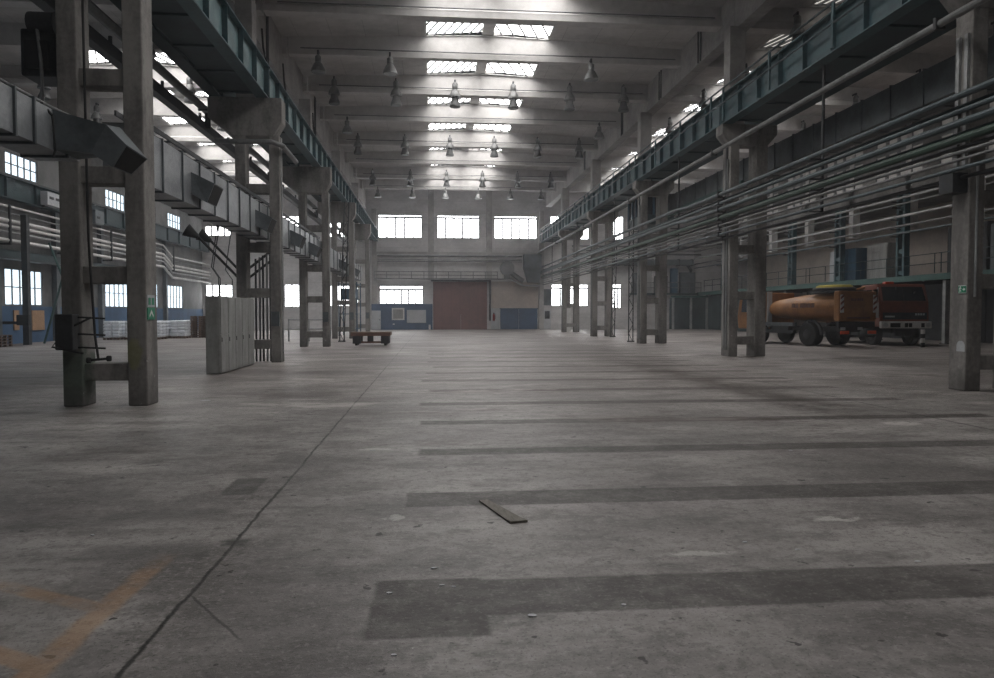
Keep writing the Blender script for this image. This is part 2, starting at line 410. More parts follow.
# truck side: clerestory wall above the annex, annex wall beyond the mezzanine
RW = []
for k in range(12):
    yc = 7.0 + 6 * k
    if yc > YB - 3: break
    RW.append((yc - 2.3, yc + 2.3, 10.2, 12.8))
us = [YN - .3, YB + .3]; vs = [8.9, 15.4]
for r in RW: us += r[:2]; vs += r[2:]
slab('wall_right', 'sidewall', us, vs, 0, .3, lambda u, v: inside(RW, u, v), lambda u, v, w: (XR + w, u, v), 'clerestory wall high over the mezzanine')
for k, r in enumerate(RW):
    window('x', XR, *r, 4, 3, 'daydim', 'dusty clerestory window over the mezzanine, %s bay' % ORD[k], depth=1, w=.3)
tag(MB().box(XA, XA + .3, YN - .3, YB + .3, -.3, 9.3).build('wall_annex', 'beige'), 'pale panelled wall at the back of the mezzanine', 'wall', kind='structure')
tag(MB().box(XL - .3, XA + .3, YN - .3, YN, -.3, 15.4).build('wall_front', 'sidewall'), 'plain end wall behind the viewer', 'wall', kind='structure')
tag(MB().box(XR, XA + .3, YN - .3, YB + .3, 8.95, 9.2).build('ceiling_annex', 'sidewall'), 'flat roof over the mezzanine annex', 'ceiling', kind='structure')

# ------------------------------------------------------------------ roofs with skylights
def deckz(x, n): 
    a, b = NAVES[n]; c = XC if n == 1 else (a + b) / 2
    return 14.48 - .34 * abs(x - c) / (b - a) * 2
SKN = [0]
NV = ['pallet aisle', 'main hall', 'truck aisle']
for n, (a, b) in enumerate(NAVES):
    c = (-14.75, 2.55, 18.3)[n]
    holes = []
    for y0, y1 in zip(BEAMS[:-1], BEAMS[1:]):
        if y1 > (34, -5, 17)[n]: holes.append((c - 2.8, c + 2.8, y0 + .7, y1 - .28))  # main hall bays by the viewer: unseen skylights added to even the floor light
    us = [a, b, c, XC if n == 1 else (a + b) / 2]; vs = [YN, YB]
    for r in holes: us += r[:2]; vs += r[2:]
    slab('ceiling_%d' % (n + 1), 'deck', us, vs, 0, .25, lambda u, v: inside(holes, u, v), lambda u, v, w: (u, v, deckz(u, n) + w), 'shallow pitched concrete slab roof over the ' + NV[n])
    for k, (x0, x1, y0, y1) in enumerate(holes):
        if y1 < (11, -5, 17)[n]: continue
        WN[0] += 1
        z0 = deckz(x0, n) - .02; ze = z0 + .08; zr = ze + .22
        t = thing('window_%d' % WN[0], (c, (y0 + y1) / 2, z0), '%s gabled roof skylight of the %s counting from the viewer' % (ORD[k], NV[n]), 'skylight', kind='structure')
        f = MB(); w = .1
        zc = deckz(c, n) - .02
        for (p, q) in (((x0, z0), (c, zc)), ((c, zc), (x1, z0))):
            for yy in ((y0 - w, y0), (y1, y1 + w)):
                f.prism([(p[0], p[1]), (q[0], q[1]), (q[0], zr), (p[0], ze)], 'y', yy[0], yy[1])
        f.box(x0 - w, x0, y0 - w, y1 + w, z0, ze); f.box(x1, x1 + w, y0 - w, y1 + w, z0, ze)
        f.build('skylight_kerb', 'skyframe', t)
        MB().box(c - .27, c + .27, y0, y1, zr - .16, zr - .06).build('ridge_plate', 'skyframe', t)
        zat = lambda x: zr - (zr - ze) * abs(x - c) / 2.8
        dim = 'skydim' if (n == 2 and y1 < 36) else 'sky'
        for sx in (-1, 1):
            e0 = x0 if sx < 0 else x1; e1 = c + sx * .27
            g = MB(); g.hull8([(e0, y0, ze), (e0, y1, ze), (e1, y1, zat(e1)), (e1, y0, zat(e1))], [(e0, y0, ze + .03), (e0, y1, ze + .03), (e1, y1, zat(e1) + .03), (e1, y0, zat(e1) + .03)])
            g.build('skylight_pane', dim, t)
            br = MB(); lo, hi = min(e0, e1), max(e0, e1); kk = .38 * sx; step = .40 if sx < 0 else .56
            xs = lo - 2.2
            while xs < hi + 2.2:
                p0 = [xs, y0]; p1 = [xs + kk * (y1 - y0), y1]
                # clip the slanted bar to the opening
                tt = [0., 1.]; d = p1[0] - p0[0]
                for lim in (lo, hi):
                    q = (lim - p0[0]) / d
                    if (lim == lo) == (d > 0): tt[0] = max(tt[0], q)
                    else: tt[1] = min(tt[1], q)
                xs += step
                if tt[1] - tt[0] < .05: continue
                A_ = [p0[0] + d * tt[0], p0[1] + (y1 - y0) * tt[0]]; B_ = [p0[0] + d * tt[1], p0[1] + (y1 - y0) * tt[1]]
                h = .03
                br.hull8([(A_[0] - h, A_[1], zat(A_[0]) - .09), (A_[0] + h, A_[1], zat(A_[0]) - .09), (A_[0] + h, A_[1], zat(A_[0]) - .006), (A_[0] - h, A_[1], zat(A_[0]) - .006)],
                         [(B_[0] - h, B_[1], zat(B_[0]) - .09), (B_[0] + h, B_[1], zat(B_[0]) - .09), (B_[0] + h, B_[1], zat(B_[0]) - .006), (B_[0] - h, B_[1], zat(B_[0]) - .006)])
            br.build('glazing_bar', 'windowframe', t)

# cross beams
for n, (a, b) in enumerate(NAVES):
    c = XC if n == 1 else (a + b) / 2
    for k, y in enumerate(BEAMS[1:]):
        main = k % 2 == 0
        if main: sec = [(-.28, 13.3), (.28, 13.3), (.28, 13.55), (.13, 13.68), (.13, None), (-.13, None), (-.13, 13.68), (-.28, 13.55)]
        else: sec = [(-.2, 13.38), (.2, 13.38), (.2, None), (-.2, None)]
        bm_ = MB(); m = len(sec); xs = [a + .05, c, b - .05]
        vs_ = [(x, y + dy, (deckz(x, n) + .05) if z is None else z) for x in xs for dy, z in sec]
        fs_ = [tuple(range(m - 1, -1, -1)), tuple(range(2 * m, 3 * m))]
        for i in range(2):
            for j in range(m): fs_.append((i * m + j, i * m + (j + 1) % m, (i + 1) * m + (j + 1) % m, (i + 1) * m + j))
        bm_.add(vs_, fs_)
        t = thing('roof_beam', (c, y, 13.3), '%s concrete roof beam%s across the %s, counting from the gate wall' % (ORD[len(BEAMS) - 2 - k], ' with bottom flange' if main else '', NV[n]), 'beam', 'concrete roof beams of the ' + NV[n])
        bm_.build('beam_web', 'beam', t)
        if n == 1 and y > 20:
            MB().tube([(a + .6, y - .33, 13.62), (b - .6, y - .33, 13.62)], .028, 6).build('conduit', 'pipe', t)
# ------------------------------------------------------------------ columns
def column(line, y, k, rows):
    left = line < 0
    dp = (.52 if left else (.52 if k == 0 else .75))
    if left: inn, out, up = (-5.55, -5.2), (-6.68, -6.33), (-6.62, -6.05)
    else: inn, out, up = (11.50, 11.86), (12.55, 13.0), (11.42, 12.05)
    side = 'cabinet' if left else 'exit sign'
    look = {(-1, 0): 'with green signs on a leg', (-1, 1): 'behind the grey cabinets', (1, 0): 'with the exit sign and white paint patch'}.get((line, k), 'tall and grey')
    t = thing('concrete_column', ((inn[0] + out[1]) / 2, y + .3, 0), 'two-legged concrete column %s, %s of the %s row' % (look, ORD[k], side), 'column', 'two-legged concrete columns')
    for r in (inn, out):
        MB().box(r[0], r[1], y, y + dp, 0, 7.75 if left else 8.25).build('leg', 'column', t, bevel=.025)
    x0, x1 = (out[1], inn[0]) if left else (inn[1], out[0])
    for z in (.62, 2.39, 4.2 if not left or k == 0 else 3.95, 5.95):
        MB().box(x0 - .02, x1 + .02, y + .08, y + .46, z - .16, z + .16).build('crossbar', 'column', t, bevel=.02)
    if left: pts = [(-7.55, 9.0), (-7.55, 8.3), (-6.7, 7.7), (-5.4, 7.7), (-5.1, 8.2), (-5.1, 9.0)]
    else: pts = [(11.15, 9.0), (11.15, 8.62), (11.5, 8.2), (12.98, 8.2), (13.36, 8.62), (13.36, 9.0)]
    if not left and k:
        for yy in (y + .16, y + .38): MB().box(inn[0] - .05, inn[0], yy, yy + .09, .25, 7.7).build('conduit', 'pipe', t)
    if left and k:
        MB().box(inn[1], inn[1] + .04, y + .2, y + .26, .3, 7.7).build('conduit', 'pipelight', t)
        MB().box(inn[0] + .04, inn[1] - .04, y - .1, y, 1.25, 1.75).build('junction_box', 'galvdark', t)
    MB().prism(pts, 'y', y - .02, y + .62).build('corbel', 'column', t, bevel=.02)
    MB().box(up[0], up[1], y, y + .6, 9.0, 12.35 if left else 12.75).build('upper_shaft', 'girderconc', t, bevel=.02)
    return t
cols = {}
for k, y in enumerate(LY): cols[(-1, k)] = column(-1, y, k, LY)
for k, y in enumerate(RY): cols[(1, k)] = column(1, y, k, RY)
# vertical conduit and patch on the first exit-sign column
t = cols[(1, 0)]
MB().tube([(11.66, 14.6, 2.05), (11.66, 14.6, 4.9)], .028, 8).build('conduit', 'pipelight', t)
pat = [(14.66, .86), (14.9, .86), (14.9, 1.0), (14.87, 1.06), (14.82, 1.09), (14.74, 1.09), (14.69, 1.06), (14.66, 1.0)]
MB().prism(pat, 'x', 11.494, 11.504).build('paint_patch', 'palegrey', t)
MB().box(11.15, 11.52, 14.68, 15.1, 4.3, 4.72).build('pipe_bracket', 'darkmetal', t)
MB().box(11.44, 11.50, 14.70, 14.80, 4.85, 7.7).build('conduit', 'pipelight', t)
MB().box(11.44, 11.50, 14.95, 15.05, 4.85, 7.7).build('conduit', 'pipelight', t)
# moss and paint on the first cabinet-side column
t = cols[(-1, 0)]

# long concrete girders at the roof edge
def roof_girder(x0, x1, y0, y1, z0, z1, label, grp):
    t = tag(MB().box(x0, x1, y0 + .02, y1 - .02, z0, z1).build('roof_girder', 'girderconc', o=((x0 + x1) / 2, (y0 + y1) / 2, z0)), label, 'girder', grp)
ys = [LY[0] - 11.6] + LY + [YB]
for k in range(len(ys) - 1):
    roof_girder(-7.3, -6.75, ys[k] + (.3 if k else 0), ys[k + 1] + (.3 if k < len(ys) - 2 else 0), 12.3, 14.35, 'long concrete roof girder above the cabinet side columns, %s bay ahead' % ORD[k], 'long roof girders')
ys = [RY[0] - 12.2] + RY + [YB]
for k in range(len(ys) - 1):
    roof_girder(11.72, 12.25, ys[k] + (.3 if k else 0), ys[k + 1] + (.3 if k < len(ys) - 2 else 0), 12.7, 14.4, 'long concrete roof girder above the exit sign columns, %s bay ahead' % ORD[k], 'long roof girders')

# ------------------------------------------------------------------ crane girders
def crane_girder(x, inward, y0, y1, rib, label, m='teal', z0=9.0):
    """plate girder: web, flanges and stiffeners on the side that faces the nave"""
    z1 = z0 + 1.15
    t = thing('crane_girder', (x, (y0 + y1) / 2, z0), label, 'crane girder', 'teal crane girders')
    y0 += .03; y1 -= .03
    MB().box(x - .02, x + .02, y0, y1, z0 + .04, z1 - .04).build('web', 'teallit' if m == 'teal' and x < 0 else m, t)
    MB().box(x - .2, x + .2, y0, y1, z0, z0 + .04).build('bottom_flange', m, t)
    MB().box(x - .2, x + .2, y0, y1, z1 - .04, z1).build('top_flange', m, t)
    MB().box(x - .05, x + .05, y0, y1, z1, z1 + .12).build('crane_rail', 'darkmetal', t)
    n = max(2, int(round((y1 - y0) / rib)))
    for i in range(n + 1):
        yy = y0 + .05 + (y1 - y0 - .1) * i / n
        a, b = (x + .02, x + .18)
        MB().box(x - .17, x + .17, yy - .012, yy + .012, z0 + .04, z1 - .04).build('stiffener', m, t)
    return t
for sd, rows in ((-1, LY), (1, RY)):
    ys = [rows[0] + .3 - 11.6] + [y + .3 for y in rows] + [YB - .1]
    nm = 'cabinet side' if sd < 0 else 'exit sign side'
    for k in range(len(ys) - 1):
        xi, xo = (-5.75, -7.3) if sd < 0 else (11.35, 13.15)
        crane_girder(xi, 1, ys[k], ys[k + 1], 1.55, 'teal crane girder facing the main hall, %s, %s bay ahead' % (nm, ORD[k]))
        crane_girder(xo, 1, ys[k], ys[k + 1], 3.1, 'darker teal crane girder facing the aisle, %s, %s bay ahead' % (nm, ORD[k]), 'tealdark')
        x0, x1 = sorted((xi, xo))
        b = MB().box(x0 + .21, x1 - .21, ys[k] + .5, ys[k + 1] - .35, 9.1, 9.14)
        t = thing('crane_walkway', ((x0 + x1) / 2, (ys[k] + ys[k + 1]) / 2, 9.1), 'dark walkway plate between crane girders, %s, %s bay ahead' % (nm, ORD[k]), 'walkway', 'crane walkways')
        b.build('deck_plate', 'tealdark', t)
        for i in range(6):
            yy = ys[k] + .6 + (ys[k + 1] - ys[k] - 1.2) * i / 5
            MB().box(x0 + .19, x1 - .19, yy - .04, yy + .04, 9.04, 9.1).build('crosspiece', 'tealdark', t)
# outer aisle girders on the pallet side wall
ys = [2.3, 13.9, 25.6, 37.2, 48.8, 60.4, YB - .1]
for k in range(6):
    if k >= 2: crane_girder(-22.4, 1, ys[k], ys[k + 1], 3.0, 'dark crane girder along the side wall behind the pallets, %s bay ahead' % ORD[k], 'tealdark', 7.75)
# railing on the girder of the exit sign side
for k in range(len(RY)):
    y0 = RY[k - 1] + .3 if k else 3.0
    y1 = RY[k] + .3
    t = thing('crane_railing', (11.0, (y0 + y1) / 2, 9.2), 'teal pipe railing along the exit sign side crane girder, %s bay ahead' % ORD[k], 'railing', 'crane girder railings')
    for z in (10.28, 9.72):
        MB().tube([(11.05, y0 + .05, z), (11.05, y1 - .05, z)], .035, 8).build('rail', 'pipeteal', t, True)
    for i in range(4):
        yy = y0 + .6 + (y1 - y0 - 1.2) * i / 3
        MB().box(11.02, 11.08, yy - .05, yy + .05, 9.04, 10.3).build('post', 'teal', t)
t = thing('crane_railing', (11.0, 69, 9.2), 'teal pipe railing along the exit sign side crane girder, bay at the gate wall', 'railing', 'crane girder railings')
for z in (10.28, 9.72): MB().tube([(11.05, 63.7, z), (11.05, YB - .2, z)], .035, 8).build('rail', 'pipeteal', t, True)
for i in range(4): MB().box(11.02, 11.08, 64.5 + 3 * i, 64.6 + 3 * i, 9.04, 10.3).build('post', 'teal', t)

# ------------------------------------------------------------------ pipes
def pipe(name, pts, r, m, label, grp=None, clamps=None, cat='pipe'):
    t = thing(name, pts[0], label, cat, grp)
    MB().tube(pts, r, 10).build('pipe_run', m, t, True)
    if clamps:
        for (p, d) in clamps: MB().box(p[0] - r - .03, p[0] + r + .03, p[1] - .04, p[1] + .04, p[2] - r - .03, p[2] + r + .05).build('pipe_clamp', 'darkmetal', t)
    return t
pipe('steam_pipe', [(10.95, 4, 7.95), (10.95, YB - .3, 7.98)], .085, 'pipe', 'thick grey pipe running just below the crane girder on the exit sign side', clamps=[((10.95, y + .3, 7.95), 0) for y in RY])
bun = [(11.2, 6.33, .075, 'pipeteal', 'topmost teal'), (11.22, 6.0, .06, 'pipeteal', 'second teal'), (11.2, 5.75, .08, 'pipeteal', 'third teal'), (11.24, 5.42, .09, 'pipegreen', 'dark green'),
       (11.40, 6.17, .035, 'tealdark', 'topmost thin dark'), (11.40, 5.58, .04, 'tealdark', 'second thin dark'), (11.36, 5.27, .04, 'darkmetal', 'third thin dark'), (11.36, 4.62, .045, 'darkmetal', 'bottom thin dark'),
       (11.2, 5.12, .04, 'pipe', 'upper thin grey'), (11.24, 4.98, .035, 'pipe', 'middle thin grey'), (11.2, 4.78, .045, 'pipeteal', 'lowest teal')]
for i, (x, z, r, m, nm) in enumerate(bun):
    pts = [(x, 4, z), (x, 31, z), (x, 32.4, z + .1), (x, YB - .3, z + .1)]
    if i not in (0, 2): pts = [(x, 4, z), (x, YB - .3, z)]
    pipe('service_pipe', pts, r, m, '%s pipe of the bundle crossing in front of the exit sign columns' % nm, 'pipe bundle along the exit sign columns', clamps=[((x, y + .3, z), 0) for y in RY[1:2]])
# hangers that carry the bundle
for k, y in enumerate([20.5, 27.5, 33, 39.5, 45, 51.6, 57, 63.6, 69]):
    t = thing('pipe_hanger', (11.32, y, 4.6), 'dark steel pipe hanger under the crane girder, %s from the exit sign' % ORD[k], 'pipe hanger', 'pipe hangers of the bundle')
    MB().box(11.44, 11.50, y - .04, y + .04, 4.6, 8.98).build('hanger_post', 'darkmetal', t)
    for z in (4.70, 5.33, 5.65, 6.23): MB().box(11.08, 11.44, y - .03, y + .03, z - .02, z + .02).build('bracket', 'darkmetal', t)
# pipes on the mezzanine front
for i, (z, r, m, nm) in enumerate([(8.5, .075, 'pipelight', 'topmost pale'), (8.15, .05, 'pipe', 'thin grey'), (7.42, .085, 'pipelight', 'thick pale'), (6.85, .065, 'pipe', 'grey'), (6.42, .06, 'pipeteal', 'lowest teal')]):
    pipe('mezzanine_pipe', [(27.6, 22, z), (27.6, YB - .3, z)], r, m, '%s pipe running above the mezzanine railing' % nm, 'pipes above the mezzanine')
# pipes on the pallet side wall
for i, (z, r, m, nm) in enumerate([(7.3, .06, 'white', 'topmost'), (6.95, .04, 'pipe', 'second'), (6.55, .10, 'white', 'third'), (6.25, .09, 'white', 'fourth'), (5.95, .06, 'pipelight', 'fifth'), (5.52, .10, 'white', 'lowest')]):
    pipe('wall_pipe', [(-22.2, 30, z), (-22.2, 62, z), (-22.2, 64, z - .8), (-22.2, YB - .3, z - .8)], r, m, '%s pipe of the rack on the wall behind the white pallets' % nm, 'pipe rack on the pallet side wall')
# big pipe and channel in the pallet aisle
pipe('steam_pipe', [(-7.85, 3, 8.75), (-7.85, YB - .4, 8.75)], .13, 'pipe', 'thick grey pipe high in the pallet aisle below the crane girder')
t = thing('cable_channel', (-7.83, 38, 7.9), 'dark steel channel with cables below the thick pipe in the pallet aisle', 'cable channel')
MB().box(-7.95, -7.7, 3, YB - .5, 7.9, 8.2).build('channel', 'darkmetal', t)
for y in LY:
    MB().box(-7.9, -7.552, y + .1, y + .2, 8.55, 8.61).build('bracket', 'darkmetal', t); MB().box(-7.72, -7.552, y + .25, y + .35, 8.0, 8.5).build('bracket', 'darkmetal', t)
for i in range(18): MB().cyl((-7.83, 5 + i * 3.4, 8.2), (-7.83, 5 + i * 3.4, 8.45), .05, 8).build('insulator', 'darkmetal', t)
pipe('bent_pipe', [(-7.2, 24.9, 7.42), (-5.35, 24.9, 7.42), (-5.05, 25.1, 7.35), (-4.95, 27.0, 7.2)], .085, 'pipe', 'short bent grey pipe wrapping the column behind the grey cabinets')

# ------------------------------------------------------------------ sheet metal air ducts
def duct(x0, x1, y0, y1, z0, z1, seams, label, m='galv'):
    t = thing('air_duct', ((x0 + x1) / 2, (y0 + y1) / 2, z0), label, 'air duct')
    n = len(seams)
    MB().box(x0, x1, y0, y1, z0, z1).build('duct_body', m, t)
    for y in seams:
        f = MB(); e = .035
        f.box(x0 - e, x0, y - .02, y + .02, z0 - e, z1 + e); f.box(x1, x1 + e, y - .02, y + .02, z0 - e, z1 + e)
        f.box(x0, x1, y - .02, y + .02, z0 - e, z0); f.box(x0, x1, y - .02, y + .02, z1, z1 + e)
        f.build('duct_flange', 'galvdark', t)
    return t
d1 = duct(-6.24, -5.62, 3.0, 12.15, 4.12, 4.72, [3.3, 4.6, 5.9, 7.2, 8.5, 9.5, 10.34, 10.82, 11.72], 'blue grey sheet metal duct ending in an elbow beside the column with green signs')
d2 = duct(-6.24, -5.62, 14.4, 38.6, 4.24, 5.3, [14.5 + 1.2 * i for i in range(20)] + [38.5], 'long grey sheet metal duct above the grey cabinets')
d3 = duct(-6.24, -5.62, 40.0, 58.0, 4.24, 5.3, [40.2 + 1.5 * i for i in range(12)], 'grey sheet metal duct further down the pallet aisle')
# elbow outlet of the first duct
A = [(-6.2, 11.35, 4.16), (-6.2, 12.15, 4.16), (-6.2, 12.15, 4.70), (-6.2, 11.35, 4.70)]
A2 = [(-5.62, 11.35, 4.14), (-5.62, 12.1, 4.14), (-5.62, 12.1, 4.72), (-5.62, 11.35, 4.72)]
B = [(-5.10, 11.38, 4.10), (-5.16, 12.1, 4.20), (-4.97, 12.1, 4.66), (-4.87, 11.38, 4.52)]
C2 = [(-4.87, 11.55, 3.93), (-4.85, 12.2, 3.93), (-4.59, 12.2, 4.19), (-4.66, 11.55, 4.27)]
MB().hull8(A2, B).build('duct_elbow', 'galvdark', d1)
sp1 = MB().hull8(B, C2).build('outlet_spout', 'galvdark', d1)
def lerp3(P, k): return [tuple(a + (b - a) * k for a, b in zip(p, q)) for p, q in zip(P, [tuple(sum(v[i] for v in P) / 4 for i in range(3))] * 4)]
I0 = lerp3(C2, .1)
MB().hull8([(p[0] + .003, p[1], p[2] - .003) for p in I0], [(p[0] + .006, p[1], p[2] - .006) for p in I0]).build('spout_shade_plate', 'black', sp1)  # black plate on the solid end, painted shade of the spout's hollow
def spout(par, y, z, s=1.0):
    a = [(-5.64, y, z - .25 * s), (-5.64, y + .95 * s, z - .25 * s), (-5.64, y + .95 * s, z + .25 * s), (-5.64, y, z + .25 * s)]
    b = [(-5.30, y + .1, z - .45 * s), (-5.30, y + .85 * s, z - .45 * s), (-5.12, y + .85 * s, z - .0 * s), (-5.12, y + .1, z - .0 * s)]
    sp = MB().hull8(a, b).build('outlet_spout', 'galvdark', par)
    i = lerp3(b, .1)
    MB().hull8([(p[0] + .003, p[1], p[2] - .003) for p in i], [(p[0] + .006, p[1], p[2] - .006) for p in i]).build('spout_shade_plate', 'black', sp)  # dark plate in place of the shaded hollow
spout(d2, 17.5, 4.75); spout(d2, 23.6, 4.75); spout(d2, 29.2, 4.75); spout(d2, 33.4, 4.7); spout(d3, 44, 4.7); spout(d3, 51, 4.7)
d4 = duct(13.52, 14.4, 10, 41.2, 7.45, 8.4, [10.3 + 1.45 * i for i in range(22)], 'grey sheet metal duct behind the pipe bundle on the truck side', 'galvdark')
MB().box(13.35, 13.5, 30.5, 41.2, 7.17, 7.47).build('support_channel', 'tealgreen', d4)
# crane operator's cab hanging under the walkway
t = thing('crane_cab', (13.2, 43.2, 6.9), 'dark teal glazed crane cab hanging below the girders past the truck side duct', 'crane cab')
MB().box(12.3, 14.2, 41.6, 45.0, 6.95, 7.5).build('cab_panel', 'tealdark', t, bevel=.03); MB().box(12.25, 14.25, 41.55, 45.05, 8.6, 8.72).build('cab_roof', 'darkmetal', t)
MB().box(12.4, 14.1, 41.7, 44.9, 7.5, 8.6).build('cab_window', 'glassdark', t)
for x in (12.3, 12.9, 13.5, 14.1): MB().box(x, x + .1, 41.6, 41.7, 7.5, 8.6).build('cab_post', 'bluesteel', t)
for y in (42.4, 43.2, 44.0, 44.9): MB().box(12.3, 12.4, y, y + .1, 7.5, 8.6).build('cab_post', 'bluesteel', t)
MB().box(12.5, 12.6, 42.2, 42.3, 8.72, 9.04).build('hanger', 'darkmetal', t); MB().box(12.5, 12.6, 44.2, 44.3, 8.72, 9.04).build('hanger', 'darkmetal', t)
# ladder tray on the long duct
t = thing('cable_tray', (-5.95, 25, 5.36), 'dark ladder cable tray lying above the long grey duct', 'cable tray')
for x in (-6.1, -5.82): MB().box(x, x + .04, 14.6, 38, 5.5, 5.6).build('side_rail', 'darkmetal', t)
for i in range(23): MB().box(-6.1, -5.78, 14.9 + i, 14.96 + i, 5.53, 5.57).build('rung', 'darkmetal', t)
for y in (16, 21, 27, 33): MB().box(-6.0, -5.92, y, y + .06, 5.36, 5.52).build('foot', 'darkmetal', t)
# small cable along the near duct
pipe('loose_cable', [(-5.75, 4, 4.8), (-5.75, 8, 4.78), (-5.72, 10.2, 4.80), (-5.7, 11.5, 4.79), (-5.9, 13.2, 4.95)], .022, 'pipe', 'pale loose cable lying along the blue grey duct', cat='cable')
pipe('loose_cable', [(-5.7, 11.2, 4.78), (-5.57, 11.25, 4.6), (-5.57, 11.3, 4.1), (-5.6, 11.3, 4.0)], .02, 'black', 'black cable hanging down over the blue grey duct', cat='cable')

# fume extraction arms
for i, (y, nm) in enumerate(((27.5, 'first'), (29.0, 'second'))):
    t = thing('extraction_arm', (-7.6, y, 4.7), '%s black fume extraction arm hanging below the long duct' % nm, 'extraction arm', 'fume extraction arms')
    MB().tube([(-7.6, y + 1.5, 3.1), (-8.6, y, 4.5)], .05, 8).build('arm', 'black', t, True)
    MB().tube([(-7.6, y + 1.5, 3.1), (-6.5, y + 1.6, 4.0), (-6.3, y + 1.6, 4.22)], .05, 8).build('mast', 'black', t, True)
    MB().tube([(-8.6, y, 4.5), (-9.0, y - .1, 4.75)], [.08, .26], 10).build('hood', 'black', t, True)

# ------------------------------------------------------------------ lamps
def lamp_proto(kind):
    parts = []
    if kind == 2:
        parts.append(('hanger', 'darkmetal', MB().lathe([(.03, 1.28), (.05, 1.3), (.05, 1.42), (.02, 1.45)])))
        parts.append(('ballast_housing', 'lamp', MB().lathe([(.13, .92), (.15, .95), (.15, 1.2), (.10, 1.28), (.05, 1.3)])))
        parts.append(('reflector', 'lamp', MB().lathe([(.30, .5), (.31, .53), (.26, .7), (.16, .86), (.12, .93)])))
        parts.append(('shade', 'lamprim', MB().lathe([(.27, 0), (.29, .02), (.28, .12), (.2, .3), (.17, .5)])))
    else:
        parts.append(('hanger', 'darkmetal', MB().lathe([(.03, .75), (.05, .77), (.05, .98), (.02, 1.0)])))
        parts.append(('ballast_housing', 'lamp', MB().lathe([(.11, .45), (.14, .48), (.14, .7), (.06, .78)])))
        parts.append(('reflector', 'lamp', MB().lathe([(.31, 0), (.33, .02), (.30, .15), (.2, .36), (.12, .46)])))
    return [(nm, b.build(nm, m, None, True), ) for nm, m, b in parts]
PROTO = {1: lamp_proto(1), 2: lamp_proto(2)}
for pl in PROTO.values():
    for nm, o in pl: COL.objects.unlink(o)
def lamp(x, y, z, kind, label, grp):
    t = thing('high_bay_lamp', (x, y, z), label, 'lamp', grp)
    for nm, o in PROTO[kind]:
        c = o.copy(); c.parent = t; COL.objects.link(c)
    top = 1.44 if kind == 2 else .99
    # bracket arm reaching the beam
    MB().box(x - .03, x + .03, y - .03, y + .36, z + top - .08, z + top).build('bracket', 'darkmetal', t)
    return t
LX = [-5.1, -1.9, 1.2, 4.3, 7.35, 10.3]
rows = [(29.0, 2, []), (33.8, 1, [0, 1, 4]), (39.1, 2, range(6)), (44.8, 1, [0, 5]), (51.0, 2, range(6)), (63.2, 2, range(6)), (68.9, 1, range(6))]
nmx = ['first', 'second', 'third', 'fourth', 'fifth', 'sixth']
for y, kind, ids in rows:
    bi = ORD[len(BEAMS) - 1 - BEAMS.index(y)]
    for i in ids:
        lamp(LX[i], y - .48, 12.6 if kind == 2 else 12.5, kind, '%s bell lamp over the main hall on the %s beam from the gate wall' % (nmx[i], bi), 'high bay lamps of the main hall')
for y in (33.8, 39.1, 44.8, 51.0):
    bi = ORD[len(BEAMS) - 1 - BEAMS.index(y)]
    for i, x in enumerate((-19.5, -12.4, -9.4)):
        lamp(x, y - .48, 12.5, 2, '%s bell lamp over the pallet aisle on the %s beam from the gate wall' % (nmx[i], bi), 'high bay lamps of the pallet aisle')
for y in (29.0, 33.8, 39.1, 44.8, 51.0):
    bi = ORD[len(BEAMS) - 1 - BEAMS.index(y)]
    for i, x in enumerate((14.8, 18.0, 23.5)):
        lamp(x, y - .48, 12.5, 2 if y != 33.8 else 1, '%s bell lamp over the truck aisle on the %s beam from the gate wall' % (nmx[i], bi), 'high bay lamps of the truck aisle')
for pl in PROTO.values():
    for nm, o in pl: bpy.data.objects.remove(o)

# ------------------------------------------------------------------ gable wall fittings
t = thing('door_1', (2.8, YB, 0), 'large red brown sliding gate in the gable wall', 'gate', kind='structure')
MB().box(.02, 2.86, YB - .12, YB - .02, 0, 4.93).build('door_leaf', 'gate', t); MB().box(2.88, 5.58, YB - .14, YB - .02, 0, 4.93).build('door_leaf', 'gate', t)
MB().box(2.78, 2.96, YB - .16, YB - .12, 1.6, 4.9).build('door_rail', 'gate', t)
MB().box(5.2, 5.3, YB - .18, YB - .12, 0.0, 4.9).build('door_rail', 'gate', t)
MB().box(-.2, 6.0, YB - .25, YB - .02, 4.95, 5.1).build('door_track', 'darkmetal', t)
# blue partition with its door and boards
t = tag(MB().box(-6.25, -.05, YB - .35, YB - .01, 0, 2.62).build('trim_1', 'blue'), 'blue painted partition below the low gable window', 'partition', kind='structure')
t = thing('door_2', (-5.8, YB - .4, 0), 'pale grey door in the blue partition', 'door', kind='structure')
MB().box(-6.24, -5.32, YB - .4, YB - .35, .02, 1.95).build('door_leaf', 'palegrey', t); MB().box(-5.45, -5.38, YB - .46, YB - .4, .95, 1.05).build('door_handle', 'darkmetal', t)
t = thing('notice_frame', (-3.55, YB - .36, .98), 'square grey framed notice board on the blue partition', 'notice board')
f = MB(); a0, a1, b0, b1, w = -4.19, -2.92, .98, 2.21, .14
f.box(a0, a1, YB - .42, YB - .35, b0, b0 + w).box(a0, a1, YB - .42, YB - .35, b1 - w, b1).box(a0, a0 + w, YB - .42, YB - .35, b0 + w, b1 - w).box(a1 - w, a1, YB - .42, YB - .35, b0 + w, b1 - w)
f.build('frame', 'white', t); MB().box(a0 + w, a1 - w, YB - .39, YB - .35, b0 + w, b1 - w).build('board', 'cabinet', t)
t = thing('white_board', (-1.69, YB - .36, .72), 'wide blank white board on the blue partition', 'board')
